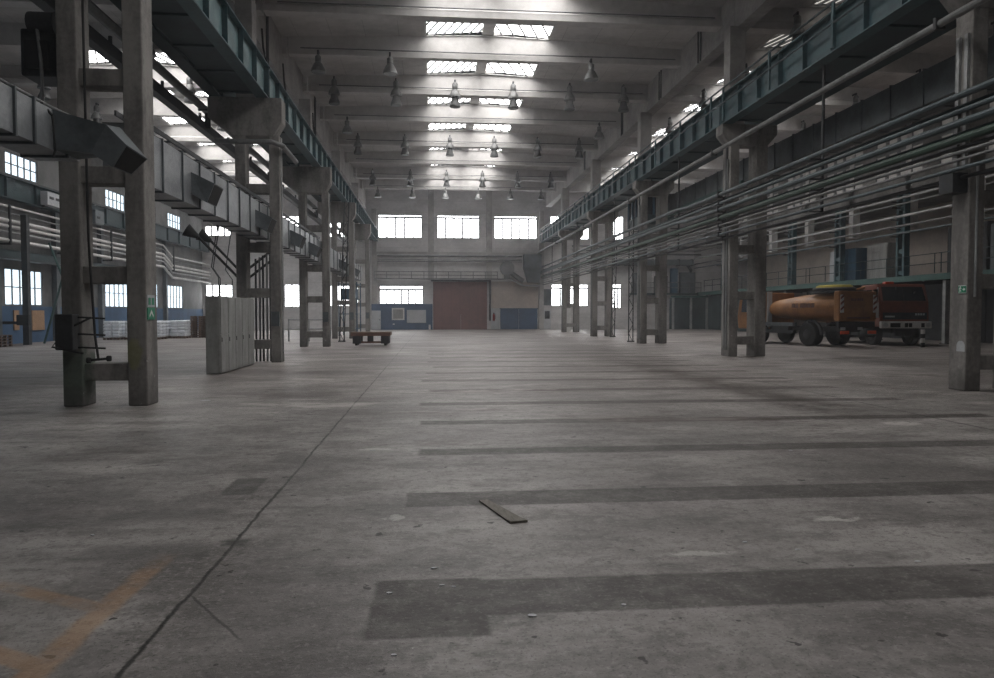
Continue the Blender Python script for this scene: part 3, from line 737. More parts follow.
MB().box(-2.66, -.72, YB - .40, YB - .35, .72, 2.01).build('board', 'palegrey', t); MB().box(-2.70, -.68, YB - .42, YB - .35, .68, .72).build('ledge', 'cabinet', t)
t = tag(MB().box(-4.1, -3.9, YB - .4, YB - .35, .5, .62).build('socket_box', 'white', o=(-4, YB - .36, .5)), 'small white socket box below the framed notice board', 'socket')
t = tag(MB().box(-.45, -.25, YB - .5, YB - .35, 0, .5).build('bollard_post', 'white', o=(-.35, YB - .42, 0)), 'short white post between blue partition and red gate', 'post')
# beige infill, blue double door
tag(MB().box(6.05, 10.95, YB - .08, YB - .005, 2.2, 4.95).build('trim_2', 'beige'), 'beige plaster panel above the blue double door', 'wall panel', kind='structure')
t = thing('door_3', (8.9, YB, 0), 'low blue double door in the gable wall', 'door', kind='structure')
MB().box(6.98, 8.88, YB - .14, YB - .02, .02, 2.1).build('door_leaf', 'blue', t); MB().box(8.92, 10.84, YB - .14, YB - .02, .02, 2.1).build('door_leaf', 'blue', t)
MB().box(6.9, 10.92, YB - .16, YB - .02, 2.1, 2.2).build('door_frame', 'bluesteel', t)
# wall pilasters
for k, x in enumerate((-.18, 5.8)):
    tag(MB().box(x - .3, x + .3, YB - .35, YB - .001, 5.1, 14.4).build('trim_%d' % (k + 3), 'girderconc'), '%s concrete pilaster of the gable wall above the gate' % ('cabinet side' if k == 0 else 'truck side'), 'pilaster', kind='structure')
for k, x in enumerate((-5.95, 11.25)):
    tag(MB().box(x - .25, x + .25, YB - .3, YB - .001, 0, 12.3).build('trim_%d' % (k + 5), 'girderconc'), '%s corner pilaster of the gable wall' % ('cabinet side' if k == 0 else 'truck side'), 'pilaster', kind='structure')
# extinguisher, riser
t = thing('fire_extinguisher', (6.28, YB - .2, .9), 'red fire extinguisher hanging beside the red brown gate', 'fire extinguisher')
MB().lathe([(.11, .9), (.125, .93), (.125, 1.5), (.05, 1.62)], (6.28, YB - .2, 0)).build('cylinder', 'red', t, True)
MB().lathe([(.05, 1.62), (.05, 1.7), (.02, 1.74)], (6.28, YB - .2, 0)).build('valve', 'black', t, True)
MB().tube([(6.28, YB - .25, 1.68), (6.42, YB - .25, 1.6), (6.44, YB - .24, 1.1)], .02, 6).build('hose', 'black', t, True)
MB().box(6.2, 6.36, YB - .1, YB - .01, 1.1, 1.4).build('bracket', 'black', t)
tag(MB().box(6.02, 6.9, YB - .06, YB - .005, .02, 2.2).build('backing_board', 'palegrey', o=(6.4, YB - .02, 0)), 'pale board behind the fire extinguisher', 'board')
pipe('riser_pipe', [(5.9, YB - .12, .9), (5.9, YB - .12, 5.0)], .09, 'darkmetal', 'dark vertical riser pipe beside the red brown gate')
for k, (z, r, m) in enumerate(((7.55, .1, 'pipe'), (7.15, .07, 'pipelight'), (6.98, .05, 'pipe'))):
    pipe('gable_pipe', [(-5.6, YB - .46, z), (9.2, YB - .46, z)], r, m, '%s horizontal pipe across the gable wall under the high windows' % ('upper', 'middle', 'lower')[k], 'pipes across the gable wall')
tag(MB().box(-6.2, 11.4, YB - .3, YB - .005, 7.65, 7.95).build('trim_7', 'girderconc'), 'concrete ledge along the gable wall under the high windows', 'ledge', kind='structure')
# gable walkway
t = thing('gable_walkway', (0, YB - .7, 5.1), 'narrow steel walkway with railing above the red gate', 'walkway')
MB().box(-5.9, 8.0, YB - 1.1, YB - .36, 5.12, 5.24).build('deck_plate', 'pipe', t)
for z in (5.55, 5.9): MB().tube([(-5.9, YB - 1.08, z), (6.6, YB - 1.08, z)], .045, 6).build('rail', 'pipe', t)
for i in range(11): MB().tube([(-5.9 + 1.25 * i, YB - 1.08, 5.24), (-5.9 + 1.25 * i, YB - 1.08, 5.92)], .04, 6).build('post', 'pipe', t)
MB().hull8([(8.0, YB - 1.1, 5.12), (8.0, YB - .4, 5.12), (8.0, YB - .4, 5.24), (8.0, YB - 1.1, 5.24)], [(9.3, YB - 1.1, 4.45), (9.3, YB - .4, 4.45), (9.3, YB - .4, 4.57), (9.3, YB - 1.1, 4.57)]).build('stair_flight', 'pipe', t)
MB().box(9.3, 11.0, YB - 1.1, YB - .4, 4.45, 4.57).build('landing', 'pipe', t)
# fan unit and hopper
t = thing('fan_unit', (7.9, YB - .7, 5.2), 'grey round fan housing on the gable walkway', 'fan')
MB().cyl((7.6, YB - .62, 6.3), (7.6, YB - 1.02, 6.3), .75, 20).build('fan_housing', 'pipe', t, True); MB().tube([(7.9, YB - .7, 5.9), (8.8, YB - .7, 5.3), (9.3, YB - .7, 5.0)], .25, 10).build('outlet_pipe', 'pipe', t, True)
MB().box(7.3, 7.9, YB - .95, YB - .45, 5.245, 5.75).build('foot', 'pipe', t)
t = thing('dust_hopper', (10.2, YB - .9, 4.8), 'large dark sheet metal hopper high in the gable corner', 'hopper')
MB().box(9.3, 11.1, YB - 1.5, YB - .36, 6.3, 7.7).build('hopper_body', 'galvdark', t)
MB().hull8([(9.3, YB - 1.5, 6.3), (11.1, YB - 1.5, 6.3), (11.1, YB - .4, 6.3), (9.3, YB - .4, 6.3)], [(9.7, YB - 1.2, 4.85), (10.9, YB - 1.2, 4.85), (10.9, YB - .6, 4.85), (9.7, YB - .6, 4.85)]).build('hopper_cone', 'galvdark', t)
# office door at the truck corner
t = thing('door_4', (11.75, YB - .1, 0), 'grey glazed door with panel above in the gable corner', 'door', kind='structure')
MB().box(11.5, 12.3, YB - .1, YB - .01, .02, 2.05).build('door_leaf', 'palegrey', t); MB().box(11.65, 12.15, YB - .13, YB - .1, 1.1, 1.9).build('door_glass', 'glassdark', t)
MB().box(11.5, 12.3, YB - .1, YB - .01, 2.5, 4.2).build('door_panel', 'galvdark', t)
# white-footed post
t = thing('painted_post', (12.5, 64.9, 0), 'concrete post with a white painted foot near the truck aisle windows', 'post')
MB().box(12.3, 12.75, 66.0, 66.45, 0, 2.15).build('painted_foot', 'white', t); MB().box(12.33, 12.72, 66.03, 66.42, 2.15, 6).build('shaft', 'column', t)

# ------------------------------------------------------------------ grey cabinet row
for k in range(5):
    y0 = 20.45 + .745 * k; y1 = y0 + .735
    lab = {0: 'grey steel switch cabinet at the viewer end of the cabinet row', 4: 'grey steel switch cabinet touching the second column'}.get(k, '%s grey steel switch cabinet of the row counting from the viewer' % ORD[k])
    t = thing('switch_cabinet', (-6.03, (y0 + y1) / 2, 0), lab, 'cabinet', 'grey switch cabinets in a row')
    MB().box(-6.24, -5.85, y0, y1, .02, 2.17).build('body', 'cabinet', t, bevel=.008)
    dr = MB().box(-5.85, -5.825, y0 + .02, y1 - .02, .06, 1.1).build('door', 'cabinet', t, bevel=.006)
    MB().box(-5.85, -5.825, y0 + .02, y1 - .02, 1.115, 2.14).build('door', 'cabinet', t, bevel=.006)
    MB().box(-5.825, -5.81, y0 + .06, y0 + .08, .9, 1.02).build('handle', 'darkmetal', dr)
    if k == 0: MB().box(-6.22, -5.87, y0 - .015, y0, 1.1, 2.14).build('side_panel', 'cabinet', t); MB().box(-6.22, -5.87, y0 - .015, y0, .06, 1.085).build('side_panel', 'cabinet', t)
for i, (x, y) in enumerate(((-6.0, 20.9), (-6.1, 21.4), (-6.0, 22.3))):
    pipe('cabinet_conduit', [(x, y, 2.18), (x, y, 2.7), (x - .25, y + .2, 3.0), (x - .1, y + .3, 4.2)], .016, 'darkmetal', '%s dark conduit rising from the grey cabinet row' % ORD[i], 'conduits above the cabinets', cat='conduit')

# riser pipes between the legs of the second column, cables on the roof girders
for i, x in enumerate((-6.2, -6.08, -5.95, -5.83, -5.7)):
    pipe('riser_pipe', [(x, 26.0 + .06 * (i % 2), .0), (x, 26.0 + .06 * (i % 2), 3.6 + .06 * i)], .035, ('darkmetal', 'pipe', 'darkmetal', 'pipelight', 'darkmetal')[i], '%s vertical riser pipe between the legs of the column behind the cabinets' % ORD[i], 'riser pipes at the second column')
for i, (y, w_) in enumerate(((22.0, 1.6), (29.5, 2.2), (33.5, 1.0), (41.5, 1.8))):
    pipe('hanging_cable', [(-6.68, y, 12.9), (-6.66, y + .1, 12.2), (-6.6, y + w_ * .5, 11.2), (-6.64, y - w_ * .4, 10.6), (-6.62, y - w_ * .4, 10.32)], .04, 'black', '%s black cable looping down from the long roof girder toward the crane rail' % ORD[i], 'cables below the roof girder', cat='cable')
for i, y in enumerate((19.5, 30.5, 42.5)):
    t = thing('conduit_riser', (-6.7, y, 10.3), '%s pair of dark conduits on the long roof girder of the cabinet side' % ORD[i], 'conduit', 'conduit pairs on the roof girder')
    for d in (0, .22): MB().tube([(-6.716, y + d, 10.16), (-6.716, y + d, 14.1)], .035, 6).build('conduit', 'darkmetal', t)
for i, y in enumerate((24.0, 31.0, 36.5, 44.0, 55.0)):
    t = thing('conduit_riser', (11.68, y, 12.7), '%s pair of dark conduits on the long roof girder of the exit sign side' % ORD[i], 'conduit', 'conduit pairs on the roof girder')
    for d in (0, .3): MB().tube([(11.69, y + d, 12.72), (11.69, y + d, 14.2)], .035, 6).build('conduit', 'darkmetal', t)
# ------------------------------------------------------------------ signs
t = thing('exit_sign', (11.49, 14.74, 2.13), 'green exit sign with running figure and arrow on the concrete column', 'sign')
MB().box(11.475, 11.505, 14.64, 14.86, 2.13, 2.30).build('plate', 'signwhite', t)
MB().box(11.468, 11.475, 14.63, 14.74, 2.145, 2.285).build('green_field', 'signgreen', t); MB().box(11.468, 11.475, 14.745, 14.85, 2.145, 2.285).build('green_field', 'signgreen', t)
# arrow (in the y-z plane) and running figure
MB().prism([(14.72, 2.205), (14.69, 2.205), (14.69, 2.18), (14.64, 2.215), (14.69, 2.25), (14.69, 2.225), (14.72, 2.225)], 'x', 11.464, 11.468).build('arrow', 'signwhite', t)
MB().prism([(14.83, 2.15), (14.815, 2.15), (14.80, 2.19), (14.775, 2.16), (14.76, 2.17), (14.79, 2.215), (14.785, 2.24), (14.76, 2.22), (14.755, 2.232), (14.785, 2.262), (14.815, 2.255), (14.83, 2.22), (14.82, 2.215), (14.812, 2.235), (14.808, 2.21)], 'x', 11.464, 11.468).build('running_figure', 'signwhite', t)
MB().box(11.464, 11.468, 14.775, 14.795, 2.264, 2.282).build('figure_head', 'signwhite', t)
t = thing('first_aid_sign', (-5.19, 13.82, 1.82), 'grey notice sign above the green sign on the concrete column leg', 'sign')
MB().box(-5.2, -5.185, 13.66, 14.0, 1.81, 2.03).build('plate', 'palegrey', t)
MB().box(-5.185, -5.18, 13.70, 13.80, 1.85, 1.98).build('dark_symbol', 'signgreen', t); MB().box(-5.185, -5.18, 13.86, 13.96, 1.85, 1.98).build('dark_symbol', 'signgreen', t)
t = thing('assembly_sign', (-5.19, 13.82, 1.58), 'green sign with pale symbol on the concrete column leg', 'sign')
MB().box(-5.2, -5.185, 13.66, 14.0, 1.58, 1.80).build('plate', 'signgreen', t)
MB().prism([(13.74, 1.62), (13.83, 1.70), (13.92, 1.62), (13.92, 1.66), (13.83, 1.76), (13.74, 1.66)], 'x', -5.185, -5.18).build('pale_symbol', 'signwhite', t)

# strapped box and pendant on the first column
t = thing('switch_box', (-6.65, 13.6, 1.0), 'dark switch box strapped to the outer leg of the sign column', 'switch box')
MB().box(-6.66, -6.36, 13.35, 13.63, 1.04, 1.68).build('box', 'darkmetal', t, bevel=.02)
for z in (1.08, 1.32, 1.62):
    MB().tube([(-6.72, 13.6, z), (-6.3, 13.56, z), (-5.9, 13.58, z - .02)], .018, 6).build('strap', 'black', t)
MB().tube([(-6.1, 13.5, 1.62), (-6.5, 13.4, 1.4), (-6.7, 13.34, 1.1), (-6.2, 13.4, .98)], .02, 6).build('cable', 'black', t)
t = thing('pendant_handle', (-5.98, 13.2, 1.0), 'black hanging rod with a T-shaped handle beside the sign column', 'pendant')
MB().tube([(-6.05, 13.3, 7.3), (-6.03, 13.3, 3.0), (-5.93, 13.25, 1.3), (-5.86, 13.2, .9)], .022, 8).build('rod', 'black', t, True)
MB().tube([(-6.02, 13.2, .87), (-5.68, 13.2, .90)], .022, 8).build('grip', 'black', t, True)
MB().lathe([(.03, -.02), (.045, 0), (.045, .06), (.03, .08)], (-6.02, 13.2, .84), 10).build('knob', 'black', t); MB().lathe([(.03, -.02), (.045, 0), (.045, .06), (.03, .08)], (-5.68, 13.2, .87), 10).build('knob', 'black', t)
# hoist motor on the first column
t = thing('hoist_motor', (-7.1, 14.2, 6.0), 'dark bulky hoist housing on the outer leg above the blue grey duct', 'hoist')
MB().box(-7.42, -6.78, 13.9, 14.6, 6.0, 6.85).build('housing', 'darkmetal', t, bevel=.04)
MB().cyl((-7.25, 13.95, 6.95), (-6.8, 13.95, 6.95), .2, 16).build('drum', 'darkmetal', t, True)
MB().box(-7.3, -6.9, 13.8, 13.9, 6.1, 6.6).build('cover', 'black', t)
MB().tube([(-7.1, 13.85, 6.9), (-7.0, 13.78, 6.2), (-6.98, 13.78, 5.5), (-6.9, 13.7, 4.9)], .03, 8).build('cable', 'pipe', t)
# teal bracket frame near the view edge
t = thing('teal_bracket', (-8.1, 13.5, 5.9), 'teal angle bracket frame standing above the blue grey duct', 'bracket')
MB().box(-7.72, -7.62, 13.3, 13.42, 5.35, 6.35).build('upright', 'teal', t); MB().hull8([(-7.72, 13.3, 6.25), (-7.62, 13.3, 6.25), (-7.62, 13.42, 6.25), (-7.72, 13.42, 6.25)], [(-8.0, 12.9, 5.36), (-7.93, 12.9, 5.36), (-7.93, 13.0, 5.36), (-8.0, 13.0, 5.36)]).build('brace', 'teal', t)
MB().box(-7.75, -7.6, 9.0, 13.5, 6.35, 6.5).build('top_rail', 'tealdark', t)

# ------------------------------------------------------------------ cart, board, pallets
t = thing('flat_cart', (-3.25, 38.6, 0), 'low flat wooden trolley standing on the floor before the blue partition', 'trolley')
MB().box(-4.28, -2.22, 38.0, 39.3, .52, .70).build('deck', 'wood', t, bevel=.01)
MB().box(-4.26, -2.24, 37.97, 38.0, .50, .66).build('edge_board', 'rust', t)
for x in (-4.18, -2.72):
    for y in (38.05, 38.95): MB().box(x, x + .42, y, y + .25, .1, .52).build('leg', 'darkmetal', t)
MB().box(-3.76, -2.72, 38.1, 38.2, .12, .22).build('stretcher', 'rust', t); MB().box(-3.42, -3.12, 38.1, 38.3, .22, .52).build('center_block', 'darkmetal', t)
for x in (-4.0, -2.5):
    for y in (38.15, 39.05): MB().cyl((x - .06, y, .08), (x + .06, y, .08), .08, 14).build('wheel', 'black', t)
t = thing('loose_board', (.58, 6.05, 0), 'grey brown loose board lying on the concrete floor', 'board')
MB().hull8([(.41, 6.42, .003), (.49, 6.43, .003), (.76, 5.74, .003), (.615, 5.71, .003)], [(.41, 6.42, .016), (.49, 6.43, .016), (.76, 5.74, .016), (.615, 5.71, .016)]).build('plank', 'woodpale', t)
MB().hull8([(.60, 5.77, .016), (.735, 5.80, .016), (.76, 5.74, .016), (.615, 5.71, .016)], [(.60, 5.77, .022), (.735, 5.80, .022), (.76, 5.74, .022), (.615, 5.71, .022)]).build('end_cleat', 'woodpale', t)

def pallet(par, x0, x1, y0, y1, z):
    b = MB()
    for i in range(5):
        xx = x0 + (x1 - x0 - .14) * i / 4; b.box(xx, xx + .14, y0, y1, z + .11, z + .14)
    for yy in (y0, (y0 + y1) / 2 - .05, y1 - .1): 
        b.box(x0, x1, yy, yy + .1, z, z + .022)
        for xx in (x0, (x0 + x1) / 2 - .07, x1 - .14): b.box(xx, xx + .14, yy, yy + .1, z + .022, z + .11)
    return b.build('pallet', 'wood', par)
def sack_pallet(x, y, label):
    t = thing('sack_pallet', (x, y, 0), label, 'pallet load', 'white sack loads on pallets')
    pallet(t, x - .5, x + .5, y - .6, y + .6, 0)
    for l in range(5):
        for i in range(2):
            for j in range(2):
                b = MB().box(x - .48 + .49 * i, x - .48 + .49 * i + .47, y - .58 + .59 * j, y - .58 + .59 * j + .57, .145 + .21 * l, .145 + .21 * l + .205)
                b.build('sack', 'whitewrap', t, bevel=.06)
pos = [(-20.2, 47.9), (-19.0, 48.1), (-17.9, 48.4), (-18.1, 50.2), (-17.0, 50.4), (-17.6, 52.2)]
for k, (x, y) in enumerate(pos): sack_pallet(x, y, '%s white wrapped sack load on a pallet, counting from the side wall' % ORD[k])
def wood_stack(x, y, n, label):
    t = thing('pallet_stack', (x, y, 0), label, 'pallet stack', 'stacks of empty wooden pallets')
    for i in range(n): pallet(t, x - .6, x + .6, y - .5, y + .5, .15 * i)
wood_stack(-15.95, 51.5, 10, 'tall stack of empty brown pallets beside the white sack loads')
wood_stack(-15.9, 53.4, 10, 'tall stack of empty brown pallets behind the white sack loads')
wood_stack(-22.0, 38.3, 4, 'low stack of empty pallets by the side wall')
for k in range(6):
    y = 34.1 + 6 * k
    t = thing('wall_stanchion', (-22.85, y, 0), 'dark steel stanchion against the wall behind the pallets, %s toward the gate wall' % ORD[k], 'stanchion', 'stanchions of the pallet side wall')
    MB().box(-22.99, -22.7, y - .18, y + .18, 0, 9.0).build('shaft', 'galvdark', t); MB().box(-22.99, -22.05, y - .06, y + .06, 5.28, 5.38).build('pipe_arm', 'darkmetal', t); MB().box(-22.16, -22.05, y - .06, y + .06, 5.38, 7.4).build('pipe_arm', 'darkmetal', t)
t = thing('cable_gallery', (-22.6, 52, 4.5), 'dark cable gallery under the pipe rack of the pallet side wall', 'cable gallery')
MB().box(-22.69, -22.15, 31, 60, 4.55, 4.62).build('tray', 'darkmetal', t); MB().box(-22.2, -22.15, 31, 60, 4.62, 4.95).build('side_panel', 'tealdark', t); MB().box(-22.69, -22.64, 31, 60, 4.62, 5.1).build('side_panel', 'tealdark', t)
for i in range(7): MB().tube([(-22.6 + .05 * i, 31, 4.68), (-22.6 + .05 * i, 60, 4.68)], .03, 6).build('cable', 'black', t)
for k, (y0, y1, z0, z1, m, nm) in enumerate(((43.2, 45.4, 7.85, 8.6, 'palegrey', 'pale slotted'), (49.0, 50.2, 7.5, 8.4, 'galvdark', 'dark'), (55.2, 56.6, 7.6, 8.5, 'cabinet', 'grey'))):
    t = thing('wall_unit', (-22.1, y0, z0), '%s ventilation unit high on the wall behind the pallets' % nm, 'ventilation unit')
    MB().box(-22.15, -21.75, y0, y1, z0, z1).build('casing', m, t, bevel=.02)
    for i in range(3): MB().box(-21.75, -21.735, y0 + .2 + .7 * i, y0 + .65 + .7 * i, z0 + .35, z0 + .5).build('slot', 'black', t) if y0 + .65 + .7 * i < y1 else None
    MB().box(-22.19, -22.05, y0 + .2, y0 + .3, z0 - .15, z0).build('bracket', 'darkmetal', t)
# boards and posts at the side wall
for k, (y0, y1, z0, z1) in enumerate(((41.8, 42.3, .75, 1.85), (43.6, 44.9, .7, 1.85))):
    tag(MB().box(-22.998, -22.94, y0, y1, z0, z1).build('chipboard_panel', 'chipboard', o=(-22.97, y0, z0)), '%s orange chipboard panel on the blue dado' % ('narrow', 'wide')[k], 'panel')
t = thing('steel_post', (-21.6, 40.6, 0), 'dark steel post with switch boxes before the blue dado', 'post')
MB().box(-21.75, -21.45, 40.4, 40.7, 0, 6.9).build('shaft', 'darkmetal', t); MB().box(-21.95, -21.35, 40.2, 40.4, 1.05, 1.6).build('switch_box', 'black', t); MB().box(-23, -21.75, 40.5, 40.6, 1.1, 1.25).build('arm', 'darkmetal', t)
t = thing('cross_brace', (-20.9, 42, 0), 'green crossed steel brace leaning before the blue dado', 'brace')
MB().tube([(-21.6, 42.2, 0), (-20.0, 42.2, 5.6)], .06, 8).build('bar', 'tealgreen', t); MB().tube([(-19.3, 42.35, 0), (-21.3, 42.35, 5.6)], .06, 8).build('bar', 'tealgreen', t)
# blue wire rack beyond the third column
t = thing('blue_rack', (-6.0, 55, 0), 'blue steel rack standing among the far columns', 'rack')
for x in (-6.9, -5.6):
    for y in (53.6, 56.2): MB().box(x, x + .08, y, y + .08, 0, 4.0).build('upright', 'bluesteel', t)
for z in (.5, 1.6, 2.7, 3.8): MB().box(-6.9, -5.52, 53.6, 56.28, z, z + .06).build('shelf', 'bluesteel', t)
MB().box(-6.8, -5.7, 53.9, 55.9, 2.76, 3.5).build('bin', 'bluesteel', t)
# pale pipe frame behind the third column
t = thing('pipe_barrier', (-8, 41, 0), 'pale pipe barrier frame behind the third column of the cabinet row', 'barrier')
for x in (-8.6, -7.4, -6.3): MB().tube([(x, 44, 0), (x, 44, 1.35)], .045, 8).build('post', 'pipelight', t)
for z in (.75, 1.3): MB().tube([(-8.6, 44, z), (-6.3, 44, z)], .04, 8).build('rail', 'pipelight', t)

# floor litter
lit = [(-.75, 8.95, .05), (-4.4, 14.4, .12), (-6.9, 11.7, .10), (-.27, 4.35, .022), (.05, 4.45, .02), (.12, 4.42, .016), (1.1, 4.05, .02), (3.3, 4.6, .025), (-2.6, 5.7, .02), (.0, 4.75, .025), (2.3, 5.1, .02), (4.4, 8.5, .03), (.55, 3.95, .03), (2.6, 4.9, .02), (-.2, 3.55, .02)]
for k, (x, y, r) in enumerate(lit):
    n = 7; a0 = random.random() * 6
    base = [(x + r * cos(a0 + tau * i / n) * (.6 + .5 * random.random()), y + .6 * r * sin(a0 + tau * i / n) * (.6 + .5 * random.random())) for i in range(n)]
    b = MB().prism(base, 'z', .001, .003 + .005 * random.random())
    tag(b.build('concrete_chip', 'palegrey', o=(x, y, 0)), 'small pale concrete chip lying on the hall floor', 'chip', 'loose chips on the floor')

# ------------------------------------------------------------------ mezzanine on the truck side
t = thing('mezzanine_deck', (30.5, 45, 3.6), 'mezzanine floor with green teal edge beam behind the trucks', 'mezzanine')
MB().box(28.0, XA - .02, 20, YB - .4, 3.72, 3.9).build('floor_slab', 'tealdark', t); MB().box(27.9, 28.02, 20, YB - .4, 3.55, 3.895).build('edge_beam', 'tealgreen', t)
for y in range(21, 74, 3): MB().box(28.02, XA - .05, y, y + .15, 3.5, 3.72).build('joist', 'darkmetal', t)
for k, y in enumerate((31.3, 37.4, 43.4, 49.4, 55.4, 61.4, 68.0)):
    t = thing('mezzanine_post', (28.15, y, 0), 'grey steel post under the mezzanine, %s toward the gate wall' % ORD[k], 'post', 'posts under the mezzanine')
    MB().box(28.05, 28.3, y - .12, y + .12, .02, 3.5).build('shaft', 'pipelight' if k == 1 or k > 4 else 'darkmetal', t); MB().box(27.98, 28.38, y - .2, y + .2, 0, .03).build('base_plate', 'darkmetal', t)
for k, y in enumerate((41.4, 48.2, 54.9, 61.5, 68.2)):
    t = thing('teal_stanchion', (28.3, y, 3.9), 'teal steel stanchion with slotted web on the mezzanine, %s toward the gate wall' % ORD[k], 'stanchion', 'teal stanchions on the mezzanine')
    for d in (-.3, .3): MB().box(28.15, 28.5, y + d - .09, y + d + .09, 3.9, 8.9).build('channel', 'teal', t)
    for i in range(4): MB().box(28.2, 28.45, y - .21, y + .21, 4.0 + 1.3 * i, 4.25 + 1.3 * i).build('batten', 'teal', t)
    for z in (8.5, 8.15, 7.42, 6.85, 6.42): MB().box(27.55, 28.16, y - .05, y + .05, z - .16, z - .09).build('pipe_arm', 'darkmetal', t)
for k in range(7):
    y0 = 24 + 7 * k
    t = thing('mezzanine_railing', (28.05, y0, 3.95), 'thin dark railing section on the mezzanine edge, %s toward the gate wall' % ORD[k], 'railing', 'mezzanine railings')
    for z in (4.5, 5.05): MB().tube([(28.05, y0, z), (28.05, y0 + 6.9, z)], .028, 6).build('rail', 'tealdark', t)
    for i in range(4): MB().tube([(28.05, y0 + .2 + 2.16 * i, 3.95), (28.05, y0 + .2 + 2.16 * i, 5.07)], .028, 6).build('post', 'tealdark', t)
# cabinets on the mezzanine
t = thing('blue_cabinet', (29.2, 48, 3.9), 'tall blue steel cabinet on the mezzanine', 'cabinet')
MB().box(28.75, 29.7, 46.9, 48.95, 3.9, 6.15).build('body', 'bluesteel', t)
for i in range(2): MB().box(28.72, 28.75, 46.95 + i, 47.85 + i, 4.0, 6.05).build('door', 'bluesteel', t)
def mcab(y0, y1, z, m, label, x=29.4):
    t = thing('mezzanine_cabinet', (x, (y0 + y1) / 2, 3.9), label, 'cabinet'); MB().box(x, x + .8, y0, y1, 3.9, z).build('body', m, t); MB().box(x - .03, x, y0 + .05, y1 - .05, 4.0, z - .08).build('door', m, t)
mcab(44.5, 46.7, 6.3, 'cabinet', 'grey cabinet next to the tall blue cabinet on the mezzanine')
mcab(36.0, 39.0, 6.6, 'darkmetal', 'large dark cabinet on the mezzanine beside the exit sign column')
mcab(34.4, 35.8, 6.4, 'galvdark', 'dark grey cabinet on the mezzanine behind the exit sign column')
mcab(33.0, 34.0, 5.8, 'white', 'white cabinet on the mezzanine behind the exit sign column')
mcab(50.6, 51.3, 6.2, 'palegrey', 'pale cabinet on the mezzanine behind the tanker')
# annex columns along the back of the mezzanine
for k, y in enumerate((36, 42, 48, 54, 60, 66)):
    tag(MB().box(29.0, 29.5, y - .25, y + .25, 6.9, 13.5).build('annex_column', 'white' if k in (1, 2, 3, 4) else 'girderconc', o=(29.25, y, 6.9)), 'pale concrete pier above the mezzanine, %s toward the gate wall' % ORD[k], 'pier', 'piers above the mezzanine')
# dark store front under the mezzanine
t = thing('dark_storefront', (26.6, 73, 0), 'dark panelled partition with pale posts at the end of the truck aisle', 'partition')
for i in range(5): MB().hull8([(24.7 + .76 * i, 73.6, .02), (25.42 + .76 * i, 73.0 - .0, .02), (25.42 + .76 * i, 73.1, .02), (24.7 + .76 * i, 73.7, .02)], [(24.7 + .76 * i, 73.6, 3.3), (25.42 + .76 * i, 73.0, 3.3), (25.42 + .76 * i, 73.1, 3.3), (24.7 + .76 * i, 73.7, 3.3)]).build('panel', 'tealdark', t)
MB().box(24.6, 28.5, 72.7, 72.95, 3.3, 3.5).build('lintel', 'tealgreen', t)
for x in (24.7, 26.6, 28.3): MB().box(x, x + .2, 72.7, 72.9, .02, 3.3).build('post', 'pipelight', t)
for i in range(6): MB().box(28.5, 28.6, 62.5 + 1.8 * i, 64.26 + 1.8 * i, .02, 3.48).build('panel', 'tealdark', t)
t = thing('dark_partition', (31, 40, 0), 'dark partition under the mezzanine behind the trucks', 'partition')
for i in range(12): MB().box(31.0, 31.1, 24 + 2.8 * i, 26.75 + 2.8 * i, .02, 3.48).build('panel', 'darkmetal', t)

t = thing('end_gallery', (24.5, 74, 3.6), 'steel gallery crowded with grey equipment on the end wall of the truck aisle', 'gallery')
MB().box(20.6, 27.85, 73.8, YB - .02, 3.62, 3.8).build('deck_plate', 'tealdark', t)
for z in (4.35, 4.9): MB().tube([(20.6, 73.85, z), (28.2, 73.85, z)], .04, 6).build('rail', 'pipe', t)
for i in range(7): MB().tube([(20.65 + 1.25 * i, 73.85, 3.8), (20.65 + 1.25 * i, 73.85, 4.92)], .04, 6).build('post', 'pipe', t)
for i, (x0, x1, z1, m) in enumerate(((20.9, 21.9, 5.9, 'galvdark'), (22.2, 22.9, 6.3, 'cabinet'), (23.3, 24.6, 5.6, 'darkmetal'), (25.0, 25.7, 6.4, 'bluesteel'), (26.0, 27.6, 6.0, 'galvdark'))):
    MB().box(x0, x1, 74.0, 74.6, 3.8, z1).build('equipment_box', m, t, bevel=.03)
t = thing('exhaust_duct', (23, 74, 6.6), 'dark exhaust duct with branches high on the end wall of the truck aisle', 'air duct')
MB().box(17.0, 27.3, 73.7, 74.65, 6.7, 7.3).build('duct_body', 'galvdark', t)
for i in range(8): MB().box(17.3 + 1.4 * i, 17.38 + 1.4 * i, 73.64, 74.66, 6.64, 7.36).build('duct_flange', 'darkmetal', t)
for x in (21.4, 24.0, 26.8): MB().tube([(x, 74.2, 6.75), (x + .3, 74.0, 6.2), (x + .3, 74.2, 5.5)], .16, 10).build('branch_pipe', 'darkmetal', t, True)
for k, z in enumerate((7.9, 8.3, 8.7)):
    pipe('end_wall_pipe', [(14.5, YB - .1, z), (28.4, YB - .1, z)], .09, 'pipe' if k != 1 else 'pipelight', '%s pipe across the end wall of the truck aisle' % ('lowest', 'middle', 'topmost')[k], 'pipes on the truck aisle end wall')
